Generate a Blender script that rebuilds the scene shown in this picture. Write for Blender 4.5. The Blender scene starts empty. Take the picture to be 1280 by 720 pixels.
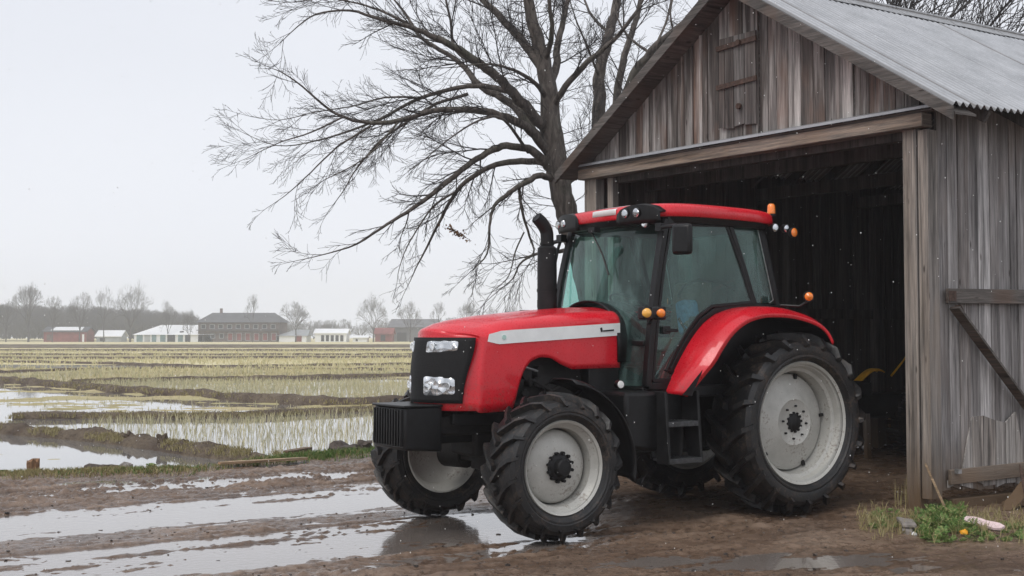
import bpy, bmesh, math, random
import numpy as np
from mathutils import Vector, Matrix, noise as mnoise

# ------------------------------------------------------------------ camera / light
SC = bpy.context.scene
COL = SC.collection
F_PX, CAM_H, PITCH = 1500.0, 1.7, math.atan(58 / 1500)
cam_d = bpy.data.cameras.new('camera'); cam = bpy.data.objects.new('camera', cam_d); COL.objects.link(cam)
cam.location = (0, 0, CAM_H); cam.rotation_euler = (math.pi / 2 + PITCH, 0, 0)
cam_d.sensor_width = 36; cam_d.lens = 36 * F_PX / 1280; cam_d.clip_end = 5000; cam_d.clip_start = 0.1
SC.camera = cam

SUN_EL, SUN_ROT = math.radians(52), math.radians(-150)
world = bpy.data.worlds.new('World'); SC.world = world; world.use_nodes = True
wn = world.node_tree.nodes; wl = world.node_tree.links
for n in list(wn): wn.remove(n)
wo = wn.new('ShaderNodeOutputWorld'); bg = wn.new('ShaderNodeBackground'); bg.inputs['Strength'].default_value = 0.1
sky = wn.new('ShaderNodeTexSky'); sky.sky_type = 'NISHITA'; sky.sun_disc = False
sky.sun_elevation = SUN_EL; sky.sun_rotation = SUN_ROT; sky.dust_density = 4; sky.air_density = 1.2
mixw = wn.new('ShaderNodeMix'); mixw.data_type = 'RGBA'; mixw.inputs['Factor'].default_value = 0.93
tcw = wn.new('ShaderNodeTexCoord'); mpw = wn.new('ShaderNodeMapping'); mpw.inputs['Scale'].default_value = (1, 1, 2.6)
nzw = wn.new('ShaderNodeTexNoise'); nzw.inputs['Scale'].default_value = 1.1; nzw.inputs['Detail'].default_value = 3
crw = wn.new('ShaderNodeValToRGB')
crw.color_ramp.elements[0].position = 0.3; crw.color_ramp.elements[0].color = (7.5, 7.75, 8.4, 1)
crw.color_ramp.elements[1].position = 0.7; crw.color_ramp.elements[1].color = (8.1, 8.3, 8.85, 1)
wl.new(tcw.outputs['Generated'], mpw.inputs['Vector']); wl.new(mpw.outputs[0], nzw.inputs['Vector'])
wl.new(nzw.outputs['Fac'], crw.inputs[0])
sepw = wn.new('ShaderNodeSeparateXYZ'); wl.new(tcw.outputs['Generated'], sepw.inputs[0])
mrw = wn.new('ShaderNodeMapRange'); mrw.inputs['From Min'].default_value = 0.0; mrw.inputs['From Max'].default_value = 0.22; mrw.inputs['To Min'].default_value = 1.13; mrw.inputs['To Max'].default_value = 1.0
wl.new(sepw.outputs['Z'], mrw.inputs['Value'])
mulw = wn.new('ShaderNodeVectorMath'); mulw.operation = 'SCALE'; wl.new(crw.outputs[0], mulw.inputs[0]); wl.new(mrw.outputs[0], mulw.inputs['Scale'])
wl.new(sky.outputs[0], mixw.inputs['A']); wl.new(mulw.outputs[0], mixw.inputs['B'])
wl.new(mixw.outputs['Result'], bg.inputs['Color']); wl.new(bg.outputs[0], wo.inputs['Surface'])

sun_d = bpy.data.lights.new('sun', 'SUN'); sun_d.energy = 1.4; sun_d.angle = math.radians(32); sun_d.color = (1, .97, .93)
sun = bpy.data.objects.new('sun', sun_d); COL.objects.link(sun)
sun.rotation_euler = (math.pi / 2 - SUN_EL, 0, math.radians(-38))
SC.view_settings.view_transform = 'Standard'; SC.view_settings.look = 'None'
SC.view_settings.exposure = 0.16; SC.view_settings.gamma = 1
SC.cycles.use_denoising = True
SC.cycles.volume_bounces = 1
SC.cycles.max_bounces = 8; SC.cycles.transparent_max_bounces = 12
SC.cycles.sample_clamp_indirect = 6

R = math.radians
rnd = random.Random(7)

# ------------------------------------------------------------------ pixel -> world (layout helper only)
def ray(u, v):
    x = (u - 640) / F_PX; z = -(v - 360) / F_PX
    return Vector((x, math.cos(PITCH) - z * math.sin(PITCH), math.sin(PITCH) + z * math.cos(PITCH)))
def g(u, v, z=0.0):
    r = ray(u, v); t = (z - CAM_H) / r.z
    return Vector((r.x * t, r.y * t, z))
def at(u, v, Y):
    r = ray(u, v); t = Y / r.y
    return Vector((r.x * t, Y, CAM_H + r.z * t))

# ------------------------------------------------------------------ numpy noise
_rs = np.random.RandomState(3)
_perm = _rs.permutation(512)
_val = _rs.rand(512)
def vnoise(x, y):
    xi = np.floor(x).astype(int); yi = np.floor(y).astype(int)
    xf = x - xi; yf = y - yi
    xf = xf * xf * (3 - 2 * xf); yf = yf * yf * (3 - 2 * yf)
    def h(a, b): return _val[(_perm[(a % 512)] + b * 7 + _perm[(b % 512)]) % 512]
    a = h(xi, yi); b = h(xi + 1, yi); c = h(xi, yi + 1); d = h(xi + 1, yi + 1)
    return (a * (1 - xf) + b * xf) * (1 - yf) + (c * (1 - xf) + d * xf) * yf
def fbm(x, y, oct=4, gain=.5):
    s = 0; a = 1; t = 0
    for k in range(oct):
        s = s + a * vnoise(x * 2 ** k + 17.3 * k, y * 2 ** k + 9.1 * k); t += a; a *= gain
    return s / t - .5
def sstep(a, b, x):
    t = np.clip((x - a) / (b - a), 0, 1); return t * t * (3 - 2 * t)

# ------------------------------------------------------------------ object helpers
def tag(o, label=None, cat=None, group=None, kind=None):
    if label: o['label'] = label
    if cat: o['category'] = cat
    if group: o['group'] = group
    if kind: o['kind'] = kind
    return o
def empty(name, loc=(0, 0, 0), rz=0, label=None, cat=None, group=None, parent=None):
    o = bpy.data.objects.new(name, None); COL.objects.link(o); o.empty_display_size = .2
    o.location = loc; o.rotation_euler = (0, 0, rz)
    if parent: o.parent = parent
    return tag(o, label, cat, group)

class MB:
    def __init__(s): s.v = []; s.f = []
    def add(s, vs, fs):
        b = len(s.v); s.v.extend([tuple(p) for p in vs]); s.f.extend([tuple(i + b for i in f) for f in fs])
    def box(s, c, sz, rot=None, axes=None):
        cx = Vector(c); hx, hy, hz = sz[0] / 2, sz[1] / 2, sz[2] / 2
        M = rot if rot is not None else Matrix.Identity(3)
        if axes: M = Matrix(axes).transposed()
        vs = [cx + M @ Vector((x * hx, y * hy, z * hz)) for x in (-1, 1) for y in (-1, 1) for z in (-1, 1)]
        s.hexa(vs)
    def hexa(s, vs):  # order x,y,z binary
        s.add(vs, [(0, 1, 3, 2), (4, 6, 7, 5), (0, 4, 5, 1), (2, 3, 7, 6), (0, 2, 6, 4), (1, 5, 7, 3)])
    def bar(s, a, b, w, h, up=(0, 0, 1)):
        a = Vector(a); b = Vector(b); d = (b - a); L = d.length; d.normalize()
        up = Vector(up); sd = d.cross(up)
        if sd.length < 1e-4: sd = d.cross(Vector((1, 0, 0)))
        sd.normalize(); u2 = sd.cross(d)
        s.box((a + b) / 2, (L, w, h), axes=[d, sd, u2])
    def sweep(s, pts, w, h, up=(0, 0, 1)):
        pts = [Vector(p) for p in pts]; up = Vector(up); rows = []
        for i, p in enumerate(pts):
            d = (pts[min(i + 1, len(pts) - 1)] - pts[max(i - 1, 0)]).normalized()
            sd = d.cross(up).normalized(); u2 = sd.cross(d).normalized(); k = 1.0
            if 0 < i < len(pts) - 1:
                c_ = (pts[i + 1] - p).normalized().dot((p - pts[i - 1]).normalized()); k = 1 / max(.5, math.sqrt(max(.01, (1 + c_) / 2)))
            a, b = sd * w / 2 * k, u2 * h / 2
            rows.append([p + a + b, p + a - b, p - a - b, p - a + b, p + a + b])
        s.grid(rows); s.add(rows[0][:4], [(3, 2, 1, 0)]); s.add(rows[-1][:4], [(0, 1, 2, 3)])
    def prism(s, poly, thick):
        n = len(poly); T = Vector(thick); A = [Vector(p) for p in poly]; B = [p + T for p in A]
        s.add(A + B, [tuple(range(n)), tuple(range(2 * n - 1, n - 1, -1))] + [(i, i + n, (i + 1) % n + n, (i + 1) % n) for i in range(n)])
    def tube(s, pts, rad, n=6, cap=True):
        pts = [Vector(p) for p in pts]
        if not hasattr(rad, '__len__'): rad = [rad] * len(pts)
        b0 = len(s.v); prev = None
        for i, p in enumerate(pts):
            d = (pts[min(i + 1, len(pts) - 1)] - pts[max(i - 1, 0)])
            if d.length < 1e-9: d = Vector((0, 0, 1))
            d.normalize()
            if prev is None:
                a = Vector((0, 0, 1)) if abs(d.z) < .9 else Vector((1, 0, 0))
                e = d.cross(a)
            else: e = prev - d * prev.dot(d)
            if e.length < 1e-6: e = d.orthogonal()
            e.normalize(); prev = e; q = d.cross(e)
            for k in range(n):
                t = 2 * math.pi * k / n
                s.v.append(tuple(p + (e * math.cos(t) + q * math.sin(t)) * rad[i]))
        for i in range(len(pts) - 1):
            for k in range(n):
                a = b0 + i * n + k; b = b0 + i * n + (k + 1) % n
                s.f.append((a, b, b + n, a + n))
        if cap:
            s.f.append(tuple(b0 + k for k in range(n))[::-1]); s.f.append(tuple(b0 + (len(pts) - 1) * n + k for k in range(n)))
    def lathe(s, prof, c=(0, 0, 0), ax=(0, 1, 0), n=48, close=False):
        # prof: (axial, radius)
        ax = Vector(ax).normalized(); e = ax.orthogonal().normalized()
        if abs(ax.y) > .9: e = Vector((1, 0, 0))
        q = ax.cross(e); c = Vector(c); b0 = len(s.v)
        for (a, r) in prof:
            for k in range(n):
                t = 2 * math.pi * k / n
                s.v.append(tuple(c + ax * a + (e * math.cos(t) + q * math.sin(t)) * r))
        m = len(prof)
        for i in range(m if close else m - 1):
            j = (i + 1) % m
            for k in range(n):
                k2 = (k + 1) % n
                s.f.append((b0 + i * n + k, b0 + i * n + k2, b0 + j * n + k2, b0 + j * n + k))
        if not close:
            if prof[0][1] > 1e-4: s.f.append(tuple(b0 + k for k in range(n)))
            if prof[-1][1] > 1e-4: s.f.append(tuple(b0 + (m - 1) * n + k for k in range(n))[::-1])
    def cyl(s, a, b, r, n=20, r2=None):
        a = Vector(a); b = Vector(b); s.tube([a, b], [r, r if r2 is None else r2], n)
    def grid(s, rows):
        b = len(s.v); m = len(rows[0])
        for r_ in rows: s.v.extend([tuple(p) for p in r_])
        for i in range(len(rows) - 1):
            for k in range(m - 1):
                s.f.append((b + i * m + k, b + i * m + k + 1, b + (i + 1) * m + k + 1, b + (i + 1) * m + k))
    def build(s, name, mat, parent=None, smooth=None, bevel=0, solid=0, subsurf=0, weld=False, loc=None):
        me = bpy.data.meshes.new(name); me.from_pydata(s.v, [], s.f)
        if weld or bevel:
            bm = bmesh.new(); bm.from_mesh(me)
            bmesh.ops.remove_doubles(bm, verts=bm.verts, dist=1e-5)
            bmesh.ops.recalc_face_normals(bm, faces=bm.faces)
            bm.to_mesh(me); bm.free()
        me.update()
        if mat: me.materials.append(mat)
        if smooth is not None:
            me.polygons.foreach_set('use_smooth', [True] * len(me.polygons))
            if smooth > 0: me.set_sharp_from_angle(angle=R(smooth))
        o = bpy.data.objects.new(name, me); COL.objects.link(o)
        if parent: o.parent = parent
        if loc: o.location = loc
        if solid:
            m = o.modifiers.new('solid', 'SOLIDIFY'); m.thickness = solid; m.offset = -1
        if bevel:
            m = o.modifiers.new('bevel', 'BEVEL'); m.width = bevel; m.segments = 2; m.limit_method = 'ANGLE'; m.angle_limit = R(35)
            m.harden_normals = False
            if smooth is None:
                me.polygons.foreach_set('use_smooth', [True] * len(me.polygons)); me.set_sharp_from_angle(angle=R(40))
        if subsurf:
            m = o.modifiers.new('sub', 'SUBSURF'); m.levels = subsurf; m.render_levels = subsurf
        return o

def fast_grid(name, X, Y, Z, mat, smooth=True):
    ny, nx = X.shape
    me = bpy.data.meshes.new(name)
    co = np.stack([X.ravel(), Y.ravel(), Z.ravel()], 1).astype(np.float32)
    idx = np.arange(ny * nx).reshape(ny, nx)
    q = np.stack([idx[:-1, :-1], idx[:-1, 1:], idx[1:, 1:], idx[1:, :-1]], -1).reshape(-1, 4)
    me.vertices.add(len(co)); me.vertices.foreach_set('co', co.ravel())
    me.loops.add(q.size); me.loops.foreach_set('vertex_index', q.ravel().astype(np.int32))
    me.polygons.add(len(q)); me.polygons.foreach_set('loop_start', np.arange(0, q.size, 4, dtype=np.int32))
    me.polygons.foreach_set('loop_total', np.full(len(q), 4, dtype=np.int32))
    me.polygons.foreach_set('use_smooth', np.full(len(q), smooth))
    me.update(calc_edges=True); me.materials.append(mat)
    o = bpy.data.objects.new(name, me); COL.objects.link(o); return o

# ------------------------------------------------------------------ materials
class NT:
    def __init__(s, name):
        s.m = bpy.data.materials.new(name); s.m.use_nodes = True
        s.t = s.m.node_tree; s.n = s.t.nodes; s.l = s.t.links
        s.b = s.n['Principled BSDF']; s.out = s.n['Material Output']
        s.tc = s.n.new('ShaderNodeTexCoord')
    def mapping(s, scale=(1, 1, 1), coord='Object', src=None):
        m = s.n.new('ShaderNodeMapping'); m.inputs['Scale'].default_value = scale
        s.l.new(src or s.tc.outputs[coord], m.inputs['Vector']); return m.outputs[0]
    def noise(s, scale, detail=4, rough=.6, vec=None, dist=0):
        n = s.n.new('ShaderNodeTexNoise'); n.inputs['Scale'].default_value = scale; n.inputs['Detail'].default_value = detail
        n.inputs['Roughness'].default_value = rough; n.inputs['Distortion'].default_value = dist
        s.l.new(vec or s.tc.outputs['Object'], n.inputs['Vector']); return n.outputs['Fac']
    def voro(s, scale, vec=None, out='Distance'):
        n = s.n.new('ShaderNodeTexVoronoi'); n.inputs['Scale'].default_value = scale
        s.l.new(vec or s.tc.outputs['Object'], n.inputs['Vector']); return n.outputs[out]
    def ramp(s, fac, stops):
        r = s.n.new('ShaderNodeValToRGB'); e = r.color_ramp.elements
        while len(e) < len(stops): e.new(.5)
        for i, (p, c) in enumerate(stops):
            e[i].position = p; e[i].color = (*c, 1) if hasattr(c, '__len__') else (c, c, c, 1)
        s.l.new(fac, r.inputs[0]); return r.outputs['Color']
    def mix(s, a, b, f, mode='MIX'):
        m = s.n.new('ShaderNodeMix'); m.data_type = 'RGBA'; m.blend_type = mode
        for k, x in (('A', a), ('B', b), ('Factor', f)):
            i = m.inputs[k] if k != 'Factor' else m.inputs[0]
            if hasattr(x, 'is_linked') or hasattr(x, 'links'): s.l.new(x, i)
            elif k == 'Factor': i.default_value = x
            else: i.default_value = (*x, 1)
        return m.outputs['Result']
    def math(s, op, a, b=0):
        m = s.n.new('ShaderNodeMath'); m.operation = op
        for i, x in enumerate((a, b)):
            if hasattr(x, 'links'): s.l.new(x, m.inputs[i])
            else: m.inputs[i].default_value = x
        return m.outputs[0]
    def set(s, **kw):
        for k, x in kw.items():
            k = {'col': 'Base Color', 'rough': 'Roughness', 'metal': 'Metallic', 'coat': 'Coat Weight', 'coatr': 'Coat Roughness', 'ior': 'IOR', 'spec': 'Specular IOR Level', 'alpha': 'Alpha', 'trans': 'Transmission Weight', 'em': 'Emission Color', 'ems': 'Emission Strength'}[k]
            if hasattr(x, 'links'): s.l.new(x, s.b.inputs[k])
            elif hasattr(x, '__len__'): s.b.inputs[k].default_value = (*x, 1)
            else: s.b.inputs[k].default_value = x
        return s
    def bump(s, h, strength=.3, dist=.01):
        b = s.n.new('ShaderNodeBump'); b.inputs['Strength'].default_value = strength; b.inputs['Distance'].default_value = dist
        s.l.new(h, b.inputs['Height']); s.l.new(b.outputs[0], s.b.inputs['Normal']); return s
    def island(s):
        n = s.n.new('ShaderNodeNewGeometry'); return n.outputs['Random Per Island']

def m_wood(name, axis='z', dark=(.075, .065, .06), mid=(.19, .17, .16), light=(.36, .335, .32), red=(.14, .085, .06), stain=True, tone=(0, 1)):
    t = NT(name)
    sc = {'z': (34, 34, 1.1), 'x': (1.1, 34, 34), 'h': (1.5, 1.5, 34)}[axis]
    isl = t.island()
    # shift the grain per board
    cmb = t.n.new('ShaderNodeCombineXYZ'); t.l.new(t.math('MULTIPLY', isl, 37), cmb.inputs[0]); t.l.new(t.math('MULTIPLY', isl, 11), cmb.inputs[2])
    add = t.n.new('ShaderNodeVectorMath'); add.operation = 'ADD'; t.l.new(t.tc.outputs['Object'], add.inputs[0]); t.l.new(cmb.outputs[0], add.inputs[1])
    v = t.mapping(sc, src=add.outputs[0])
    g1 = t.noise(1.0, 6, .65, v, .6); g2 = t.noise(4.0, 4, .7, v)
    v2 = t.mapping({'z': (9, 9, .6), 'x': (.6, 9, 9), 'h': (.6, .6, 8)}[axis], src=add.outputs[0]); st = t.noise(1.0, 4, .6, v2)
    base = t.ramp(isl, [(0, tuple(x * .75 for x in dark)), (.18, mid), (.34, dark), (.46, light), (.56, mid), (.66, dark), (.76, light), (.86, red), (1, mid)])
    base.node.color_ramp.interpolation = 'CONSTANT' if False else 'LINEAR'
    c = t.mix(base, t.ramp(g1, [(.36, .16), (.49, .80), (.64, 1.6)]), .92, 'MULTIPLY')
    c = t.mix(c, t.ramp(st, [(.36, tuple(x * .45 for x in dark)), (.5, mid), (.62, light)]), .40)
    c = t.mix(c, t.ramp(g2, [(.35, .45), (.6, 1.0)]), .6, 'MULTIPLY')
    if stain:
        kn = t.voro(1.0, t.mapping({'z': (9, 9, 2.2), 'x': (2.2, 9, 9), 'h': (2, 2, 9)}[axis], src=add.outputs[0]))
        c = t.mix(c, (.03, .022, .018), t.ramp(kn, [(.05, .85), (.11, 0)]))
        rs = t.noise(1.0, 3, .5, t.mapping((1.8, 1.8, .9), src=add.outputs[0]))
        c = t.mix(c, red, t.ramp(rs, [(.55, 0), (.72, .55)]))
        sp = t.n.new('ShaderNodeSeparateXYZ'); t.l.new(t.tc.outputs['Object'], sp.inputs[0])
        lo = t.math('MULTIPLY', t.math('SUBTRACT', t.math('ADD', .35, t.math('MULTIPLY', g1, .7)), sp.outputs[2]), 1.6); lo.node.use_clamp = True
        c = t.mix(c, (.13, .085, .05), lo)
    t.set(col=c, rough=t.ramp(g1, [(.3, .55), (.7, .85)]), spec=.3)
    hsum = t.math('ADD', t.math('MULTIPLY', g1, 1.0), t.math('MULTIPLY', g2, .5))
    t.bump(hsum, .8, .010)
    return t.m

def m_simple(name, col, rough=.5, metal=0, coat=0, nscale=0, namt=.3, spec=.5, bump=0):
    t = NT(name)
    if nscale:
        n = t.noise(nscale, 4)
        c = t.mix(tuple(x * (1 - namt) for x in col), tuple(min(1, x * (1 + namt)) for x in col), t.ramp(n, [(.3, 0), (.7, 1)]))
        t.set(col=c)
        if bump: t.bump(n, bump, .01)
    else: t.set(col=col)
    t.set(rough=rough, metal=metal, coat=coat, spec=spec)
    return t.m

def m_paint(name, col):
    t = NT(name)
    n = t.noise(3, 5); d = t.noise(60, 3)
    c = t.mix(tuple(x * .8 for x in col), col, t.ramp(n, [(.3, 0), (.65, 1)]))
    # splashed mud low on the body and drops of sleet
    sep = t.n.new('ShaderNodeSeparateXYZ'); t.l.new(t.tc.outputs['Object'], sep.inputs[0])
    low = t.math('SUBTRACT', 1.45, sep.outputs[2])
    sp = t.ramp(t.noise(38, 4, .7), [(.50, 0), (.64, 1)])
    mk = t.math('MULTIPLY', t.math('MULTIPLY', low, 1.2), sp)
    mk.node.use_clamp = True
    c = t.mix(c, (.16, .11, .085), mk)
    drop = t.ramp(t.voro(55), [(.10, 1), (.2, 0)])
    t.set(col=c, rough=t.ramp(d, [(.3, .22), (.7, .42)]), coat=.55, coatr=.06, spec=.4)
    t.bump(drop, .5, .004)
    return t.m

def m_tyre():
    t = NT('tyre_rubber')
    n = t.noise(7, 5, .7); n2 = t.noise(45, 4, .7)
    c = t.mix((.005, .005, .0055), (.013, .013, .0135), t.ramp(n, [(.35, 0), (.7, 1)]))
    c = t.mix(c, (.075, .052, .038), t.ramp(t.math('MULTIPLY', n, n2), [(.26, 0), (.38, .75)]))
    t.set(col=c, rough=t.ramp(n2, [(.3, .26), (.7, .62)]), spec=.5)
    t.bump(n2, .45, .008)
    return t.m

def m_glass(name, tint=(.50, .66, .62), mist=.16):
    t = NT(name)
    t.n.remove(t.b)
    tr = t.n.new('ShaderNodeBsdfTransparent'); tr.inputs[0].default_value = (*tint, 1)
    gl = t.n.new('ShaderNodeBsdfGlossy'); gl.inputs['Roughness'].default_value = .015; gl.inputs['Color'].default_value = (.92, 1, .98, 1)
    df = t.n.new('ShaderNodeBsdfDiffuse'); df.inputs[0].default_value = (.28, .46, .43, 1)
    fr = t.n.new('ShaderNodeLayerWeight'); fr.inputs['Blend'].default_value = .5
    m1 = t.n.new('ShaderNodeMixShader'); m2 = t.n.new('ShaderNodeMixShader')
    ns = t.noise(1.0, 5, .6, t.mapping((3, 3, 1.2)), 1.0); dr = t.voro(24)
    fac = t.ramp(ns, [(.36, mist * .2), (.5, mist * .8), (.64, mist * 2.4)])
    dm = t.math('ADD', fac, t.ramp(dr, [(.03, .16), (.09, 0)]))
    t.l.new(dm, m1.inputs[0]); t.l.new(tr.outputs[0], m1.inputs[1]); t.l.new(df.outputs[0], m1.inputs[2])
    ff = t.math('ADD', t.math('MULTIPLY', t.math('POWER', fr.outputs['Facing'], 4.0), .7), .035)
    t.l.new(ff, m2.inputs[0]); t.l.new(m1.outputs[0], m2.inputs[1]); t.l.new(gl.outputs[0], m2.inputs[2])
    bp = t.n.new('ShaderNodeBump'); bp.inputs['Strength'].default_value = .12; bp.inputs['Distance'].default_value = .01
    t.l.new(t.noise(5, 2), bp.inputs['Height']); t.l.new(bp.outputs[0], gl.inputs['Normal'])
    t.l.new(m2.outputs[0], t.out.inputs['Surface'])
    return t.m

def m_mud():
    t = NT('wet_mud')
    n = t.noise(1.3, 6, .65); n2 = t.noise(14, 6, .75); n3 = t.noise(70, 4, .7)
    c = t.mix((.135, .088, .060), (.25, .175, .125), t.ramp(n, [(.35, 0), (.65, 1)]))
    c = t.mix(c, (.07, .046, .032), t.ramp(n2, [(.5, 0), (.68, .75)]))
    c = t.mix(c, (.31, .24, .185), t.ramp(n3, [(.62, 0), (.75, .5)]))
    # mud soaked close to the water level is darker and glossy
    sp = t.n.new('ShaderNodeSeparateXYZ'); t.l.new(t.tc.outputs['Object'], sp.inputs[0])
    soak = t.math('MULTIPLY', t.math('SUBTRACT', t.math('ADD', .022, t.math('MULTIPLY', t.math('SUBTRACT', n2, .5), .05)), sp.outputs[2]), 42); soak.node.use_clamp = True
    c = t.mix(c, t.mix(c, (.62, .58, .55), 1.0, 'MULTIPLY'), soak)
    wet = t.ramp(t.noise(2.2, 5, .6), [(.40, .16), (.62, .46)])
    m = t.n.new('ShaderNodeMix'); t.l.new(soak, m.inputs[0]); t.l.new(wet, m.inputs[2]); m.inputs[3].default_value = .13
    t.set(col=c, rough=m.outputs[0], spec=.5)
    h = t.math('ADD', t.math('MULTIPLY', n2, .8), t.math('MULTIPLY', n3, .4))
    t.bump(h, .7, .020)
    return t.m

def m_water(name, col=(.20, .185, .175), rough=.035, bump=.05, bs=9.0):
    t = NT(name)
    n = t.noise(.8, 4)
    t.set(col=t.mix(tuple(x * .8 for x in col), tuple(x * 1.15 for x in col), n), rough=rough, ior=1.34, coat=.55, coatr=.03)
    t.bump(t.noise(bs, 3, .6), bump, .01)
    return t.m

def m_ground(name, a, b, c3, scale=1.0, rough=.85, stretch=(1, 1, 1), bump=.5):
    t = NT(name)
    v = t.mapping(stretch)
    n = t.noise(.25 * scale, 5, .65, v); n2 = t.noise(3 * scale, 6, .75, v)
    c = t.mix(a, b, t.ramp(n, [(.38, 0), (.62, 1)]))
    c = t.mix(c, c3, t.ramp(n2, [(.5, 0), (.66, .8)]))
    t.set(col=c, rough=rough, spec=.25); t.bump(n2, bump, .05)
    return t.m

def m_leafy(name, a, b, c3=None):
    t = NT(name); i = t.island()
    st = [(0, a), (.6, b), (1, c3 or b)]
    t.set(col=t.ramp(i, st), rough=.6, spec=.3)
    return t.m

M = {}
M['wood_side'] = m_wood('weathered_side_boards', 'z', dark=(.13, .12, .118), mid=(.27, .255, .25), light=(.58, .56, .555), red=(.24, .20, .18))
M['wood_gable'] = m_wood('weathered_gable_boards', 'z', dark=(.07, .06, .056), mid=(.15, .128, .115), light=(.66, .62, .59), red=(.20, .11, .075))
M['wood_hatch'] = m_wood('hatch_boards', 'z', dark=(.075, .066, .063), mid=(.135, .122, .115), light=(.38, .36, .35), red=(.11, .08, .068))
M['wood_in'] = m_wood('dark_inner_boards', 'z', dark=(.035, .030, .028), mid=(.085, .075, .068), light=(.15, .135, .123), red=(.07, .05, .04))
M['wood_beam'] = m_wood('bare_beam_timber', 'h', dark=(.14, .12, .105), mid=(.29, .255, .225), light=(.40, .36, .32), red=(.28, .20, .14))
M['wood_post'] = m_wood('post_timber', 'z', dark=(.20, .18, .165), mid=(.31, .285, .265), light=(.42, .39, .365), red=(.30, .245, .20))
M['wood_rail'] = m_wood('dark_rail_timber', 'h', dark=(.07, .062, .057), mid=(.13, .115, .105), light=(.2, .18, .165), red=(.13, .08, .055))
M['wood_old'] = m_wood('rotten_timber', 'h', dark=(.07, .05, .036), mid=(.16, .12, .09), light=(.26, .20, .15), red=(.2, .11, .05))
M['wood_fresh'] = m_wood('split_plank_wood', 'h', dark=(.25, .16, .09), mid=(.45, .32, .2), light=(.58, .44, .3), red=(.4, .22, .11), stain=False)
M['rust'] = m_simple('rusty_iron', (.075, .045, .034), .75, .3, nscale=30, namt=.5, bump=.4)
M['red'] = m_paint('red_tractor_paint', (.70, .008, .022))
M['silver'] = m_simple('pale_stripe', (.84, .86, .85), .35, .0, .2, nscale=8, namt=.06)
M['black'] = m_simple('black_plastic', (.0055, .0055, .006), .40, 0, .0, nscale=20, namt=.5, spec=.32, bump=.1)
M['matt'] = m_simple('matt_black_metal', (.008, .008, .0085), .55, 0, nscale=9, namt=.6, spec=.3, bump=.2)
M['grime'] = m_simple('grimy_casting', (.010, .009, .0085), .6, 0, nscale=14, namt=.7, spec=.3, bump=.4)
M['grille'] = m_simple('grille_mesh', (.008, .008, .0085), .6, 0, nscale=160, namt=.9, spec=.25, bump=.5)
M['tyre'] = m_tyre()
def m_rim():
    t = NT('silver_grey_rim')
    n = t.noise(5, 5, .7); n2 = t.noise(40, 4, .7)
    c = t.mix((.38, .375, .345), (.50, .495, .46), t.ramp(n, [(.3, 0), (.6, 1)]))
    c = t.mix(c, (.17, .13, .10), t.ramp(t.math('MULTIPLY', n, n2), [(.30, 0), (.42, .7)]))
    t.set(col=c, rough=.42, metal=.1, spec=.5); return t.m
M['rim'] = m_rim()
M['glass'] = m_glass('teal_cab_glass', (.76, .90, .87), .035)
M['glass_ws'] = m_glass('teal_windscreen_glass', (.46, .70, .66), .10)
M['chrome'] = m_simple('lamp_reflector', (.85, .87, .88), .12, 1.0, nscale=30, namt=.2, bump=.6)
t = NT('lamp_lens'); vd = t.voro(15)
t.set(col=t.mix((.50, .52, .54), (.93, .95, .97), t.ramp(vd, [(.15, 1), (.6, 0)])), rough=.12, metal=.85, coat=1.0, coatr=.05); t.bump(vd, .8, .03); M['lens'] = t.m
M['amber'] = m_simple('amber_lens', (.9, .22, .01), .2, 0, 1.0, nscale=40, namt=.15)
M['amber2'] = m_simple('pale_amber_lens', (.85, .42, .06), .2, 0, 1.0, nscale=40, namt=.15)
M['zinc'] = m_simple('bare_steel', (.35, .35, .35), .4, .8, nscale=20, namt=.3)
M['white'] = m_simple('white_paint', (.78, .78, .77), .5, nscale=2, namt=.08)
M['blue'] = m_simple('blue_cloth', (.10, .22, .38), .8, nscale=20, namt=.3)
M['seat'] = m_simple('seat_fabric', (.11, .075, .055), .85, nscale=30, namt=.3)
M['yellow'] = m_simple('yellow_paint', (.75, .38, .02), .4, nscale=12, namt=.2)
M['mud'] = m_mud()
M['puddle'] = m_water('muddy_puddle_water', (.20, .17, .15), .06, .22, 16)
M['paddy_water'] = m_water('paddy_water_surface', (.20, .20, .195), .04, .06, 4)
M['soil'] = m_ground('field_soil', (.17, .14, .08), (.22, .19, .11), (.10, .085, .05), .5)
M['straw_field'] = m_ground('straw_field', (.56, .49, .27), (.62, .56, .35), (.42, .38, .20), .6, stretch=(.25, 1.4, 1))
M['green_field'] = m_ground('greenish_field', (.36, .32, .16), (.46, .39, .22), (.22, .17, .10), .8, stretch=(.4, 1.2, 1))
M['bank'] = m_ground('bank_earth', (.15, .11, .08), (.29, .235, .165), (.08, .06, .043), 6.0, .75, bump=1.0)
M['bank_dark'] = m_ground('dark_bank_earth', (.085, .062, .046), (.16, .125, .088), (.05, .037, .028), 5.0, .8, bump=.8)
M['bank_grass'] = m_ground('bank_turf', (.16, .135, .07), (.20, .17, .09), (.075, .06, .04), 4.0, .9)
M['straw'] = m_leafy('straw_blades', (.58, .52, .30), (.66, .60, .40), (.42, .42, .22))
M['grass'] = m_leafy('green_blades', (.06, .125, .025), (.12, .21, .05), (.30, .29, .12))
M['drygrass'] = m_leafy('dry_blades', (.36, .30, .15), (.24, .21, .09), (.46, .39, .22))
def m_bark():
    t = NT('tree_bark')
    v = t.mapping((9, 9, 2.0)); n = t.noise(1.6, 7, .7, v, .8); n2 = t.noise(1.0, 4)
    c = t.mix((.045, .038, .033), (.16, .138, .122), t.ramp(n, [(.38, 0), (.66, 1)]))
    c = t.mix(c, (.11, .12, .085), t.ramp(n2, [(.55, 0), (.75, .5)]))
    t.set(col=c, rough=.85, spec=.3); t.bump(n, .9, .03); return t.m
M['bark'] = m_bark()
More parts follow.
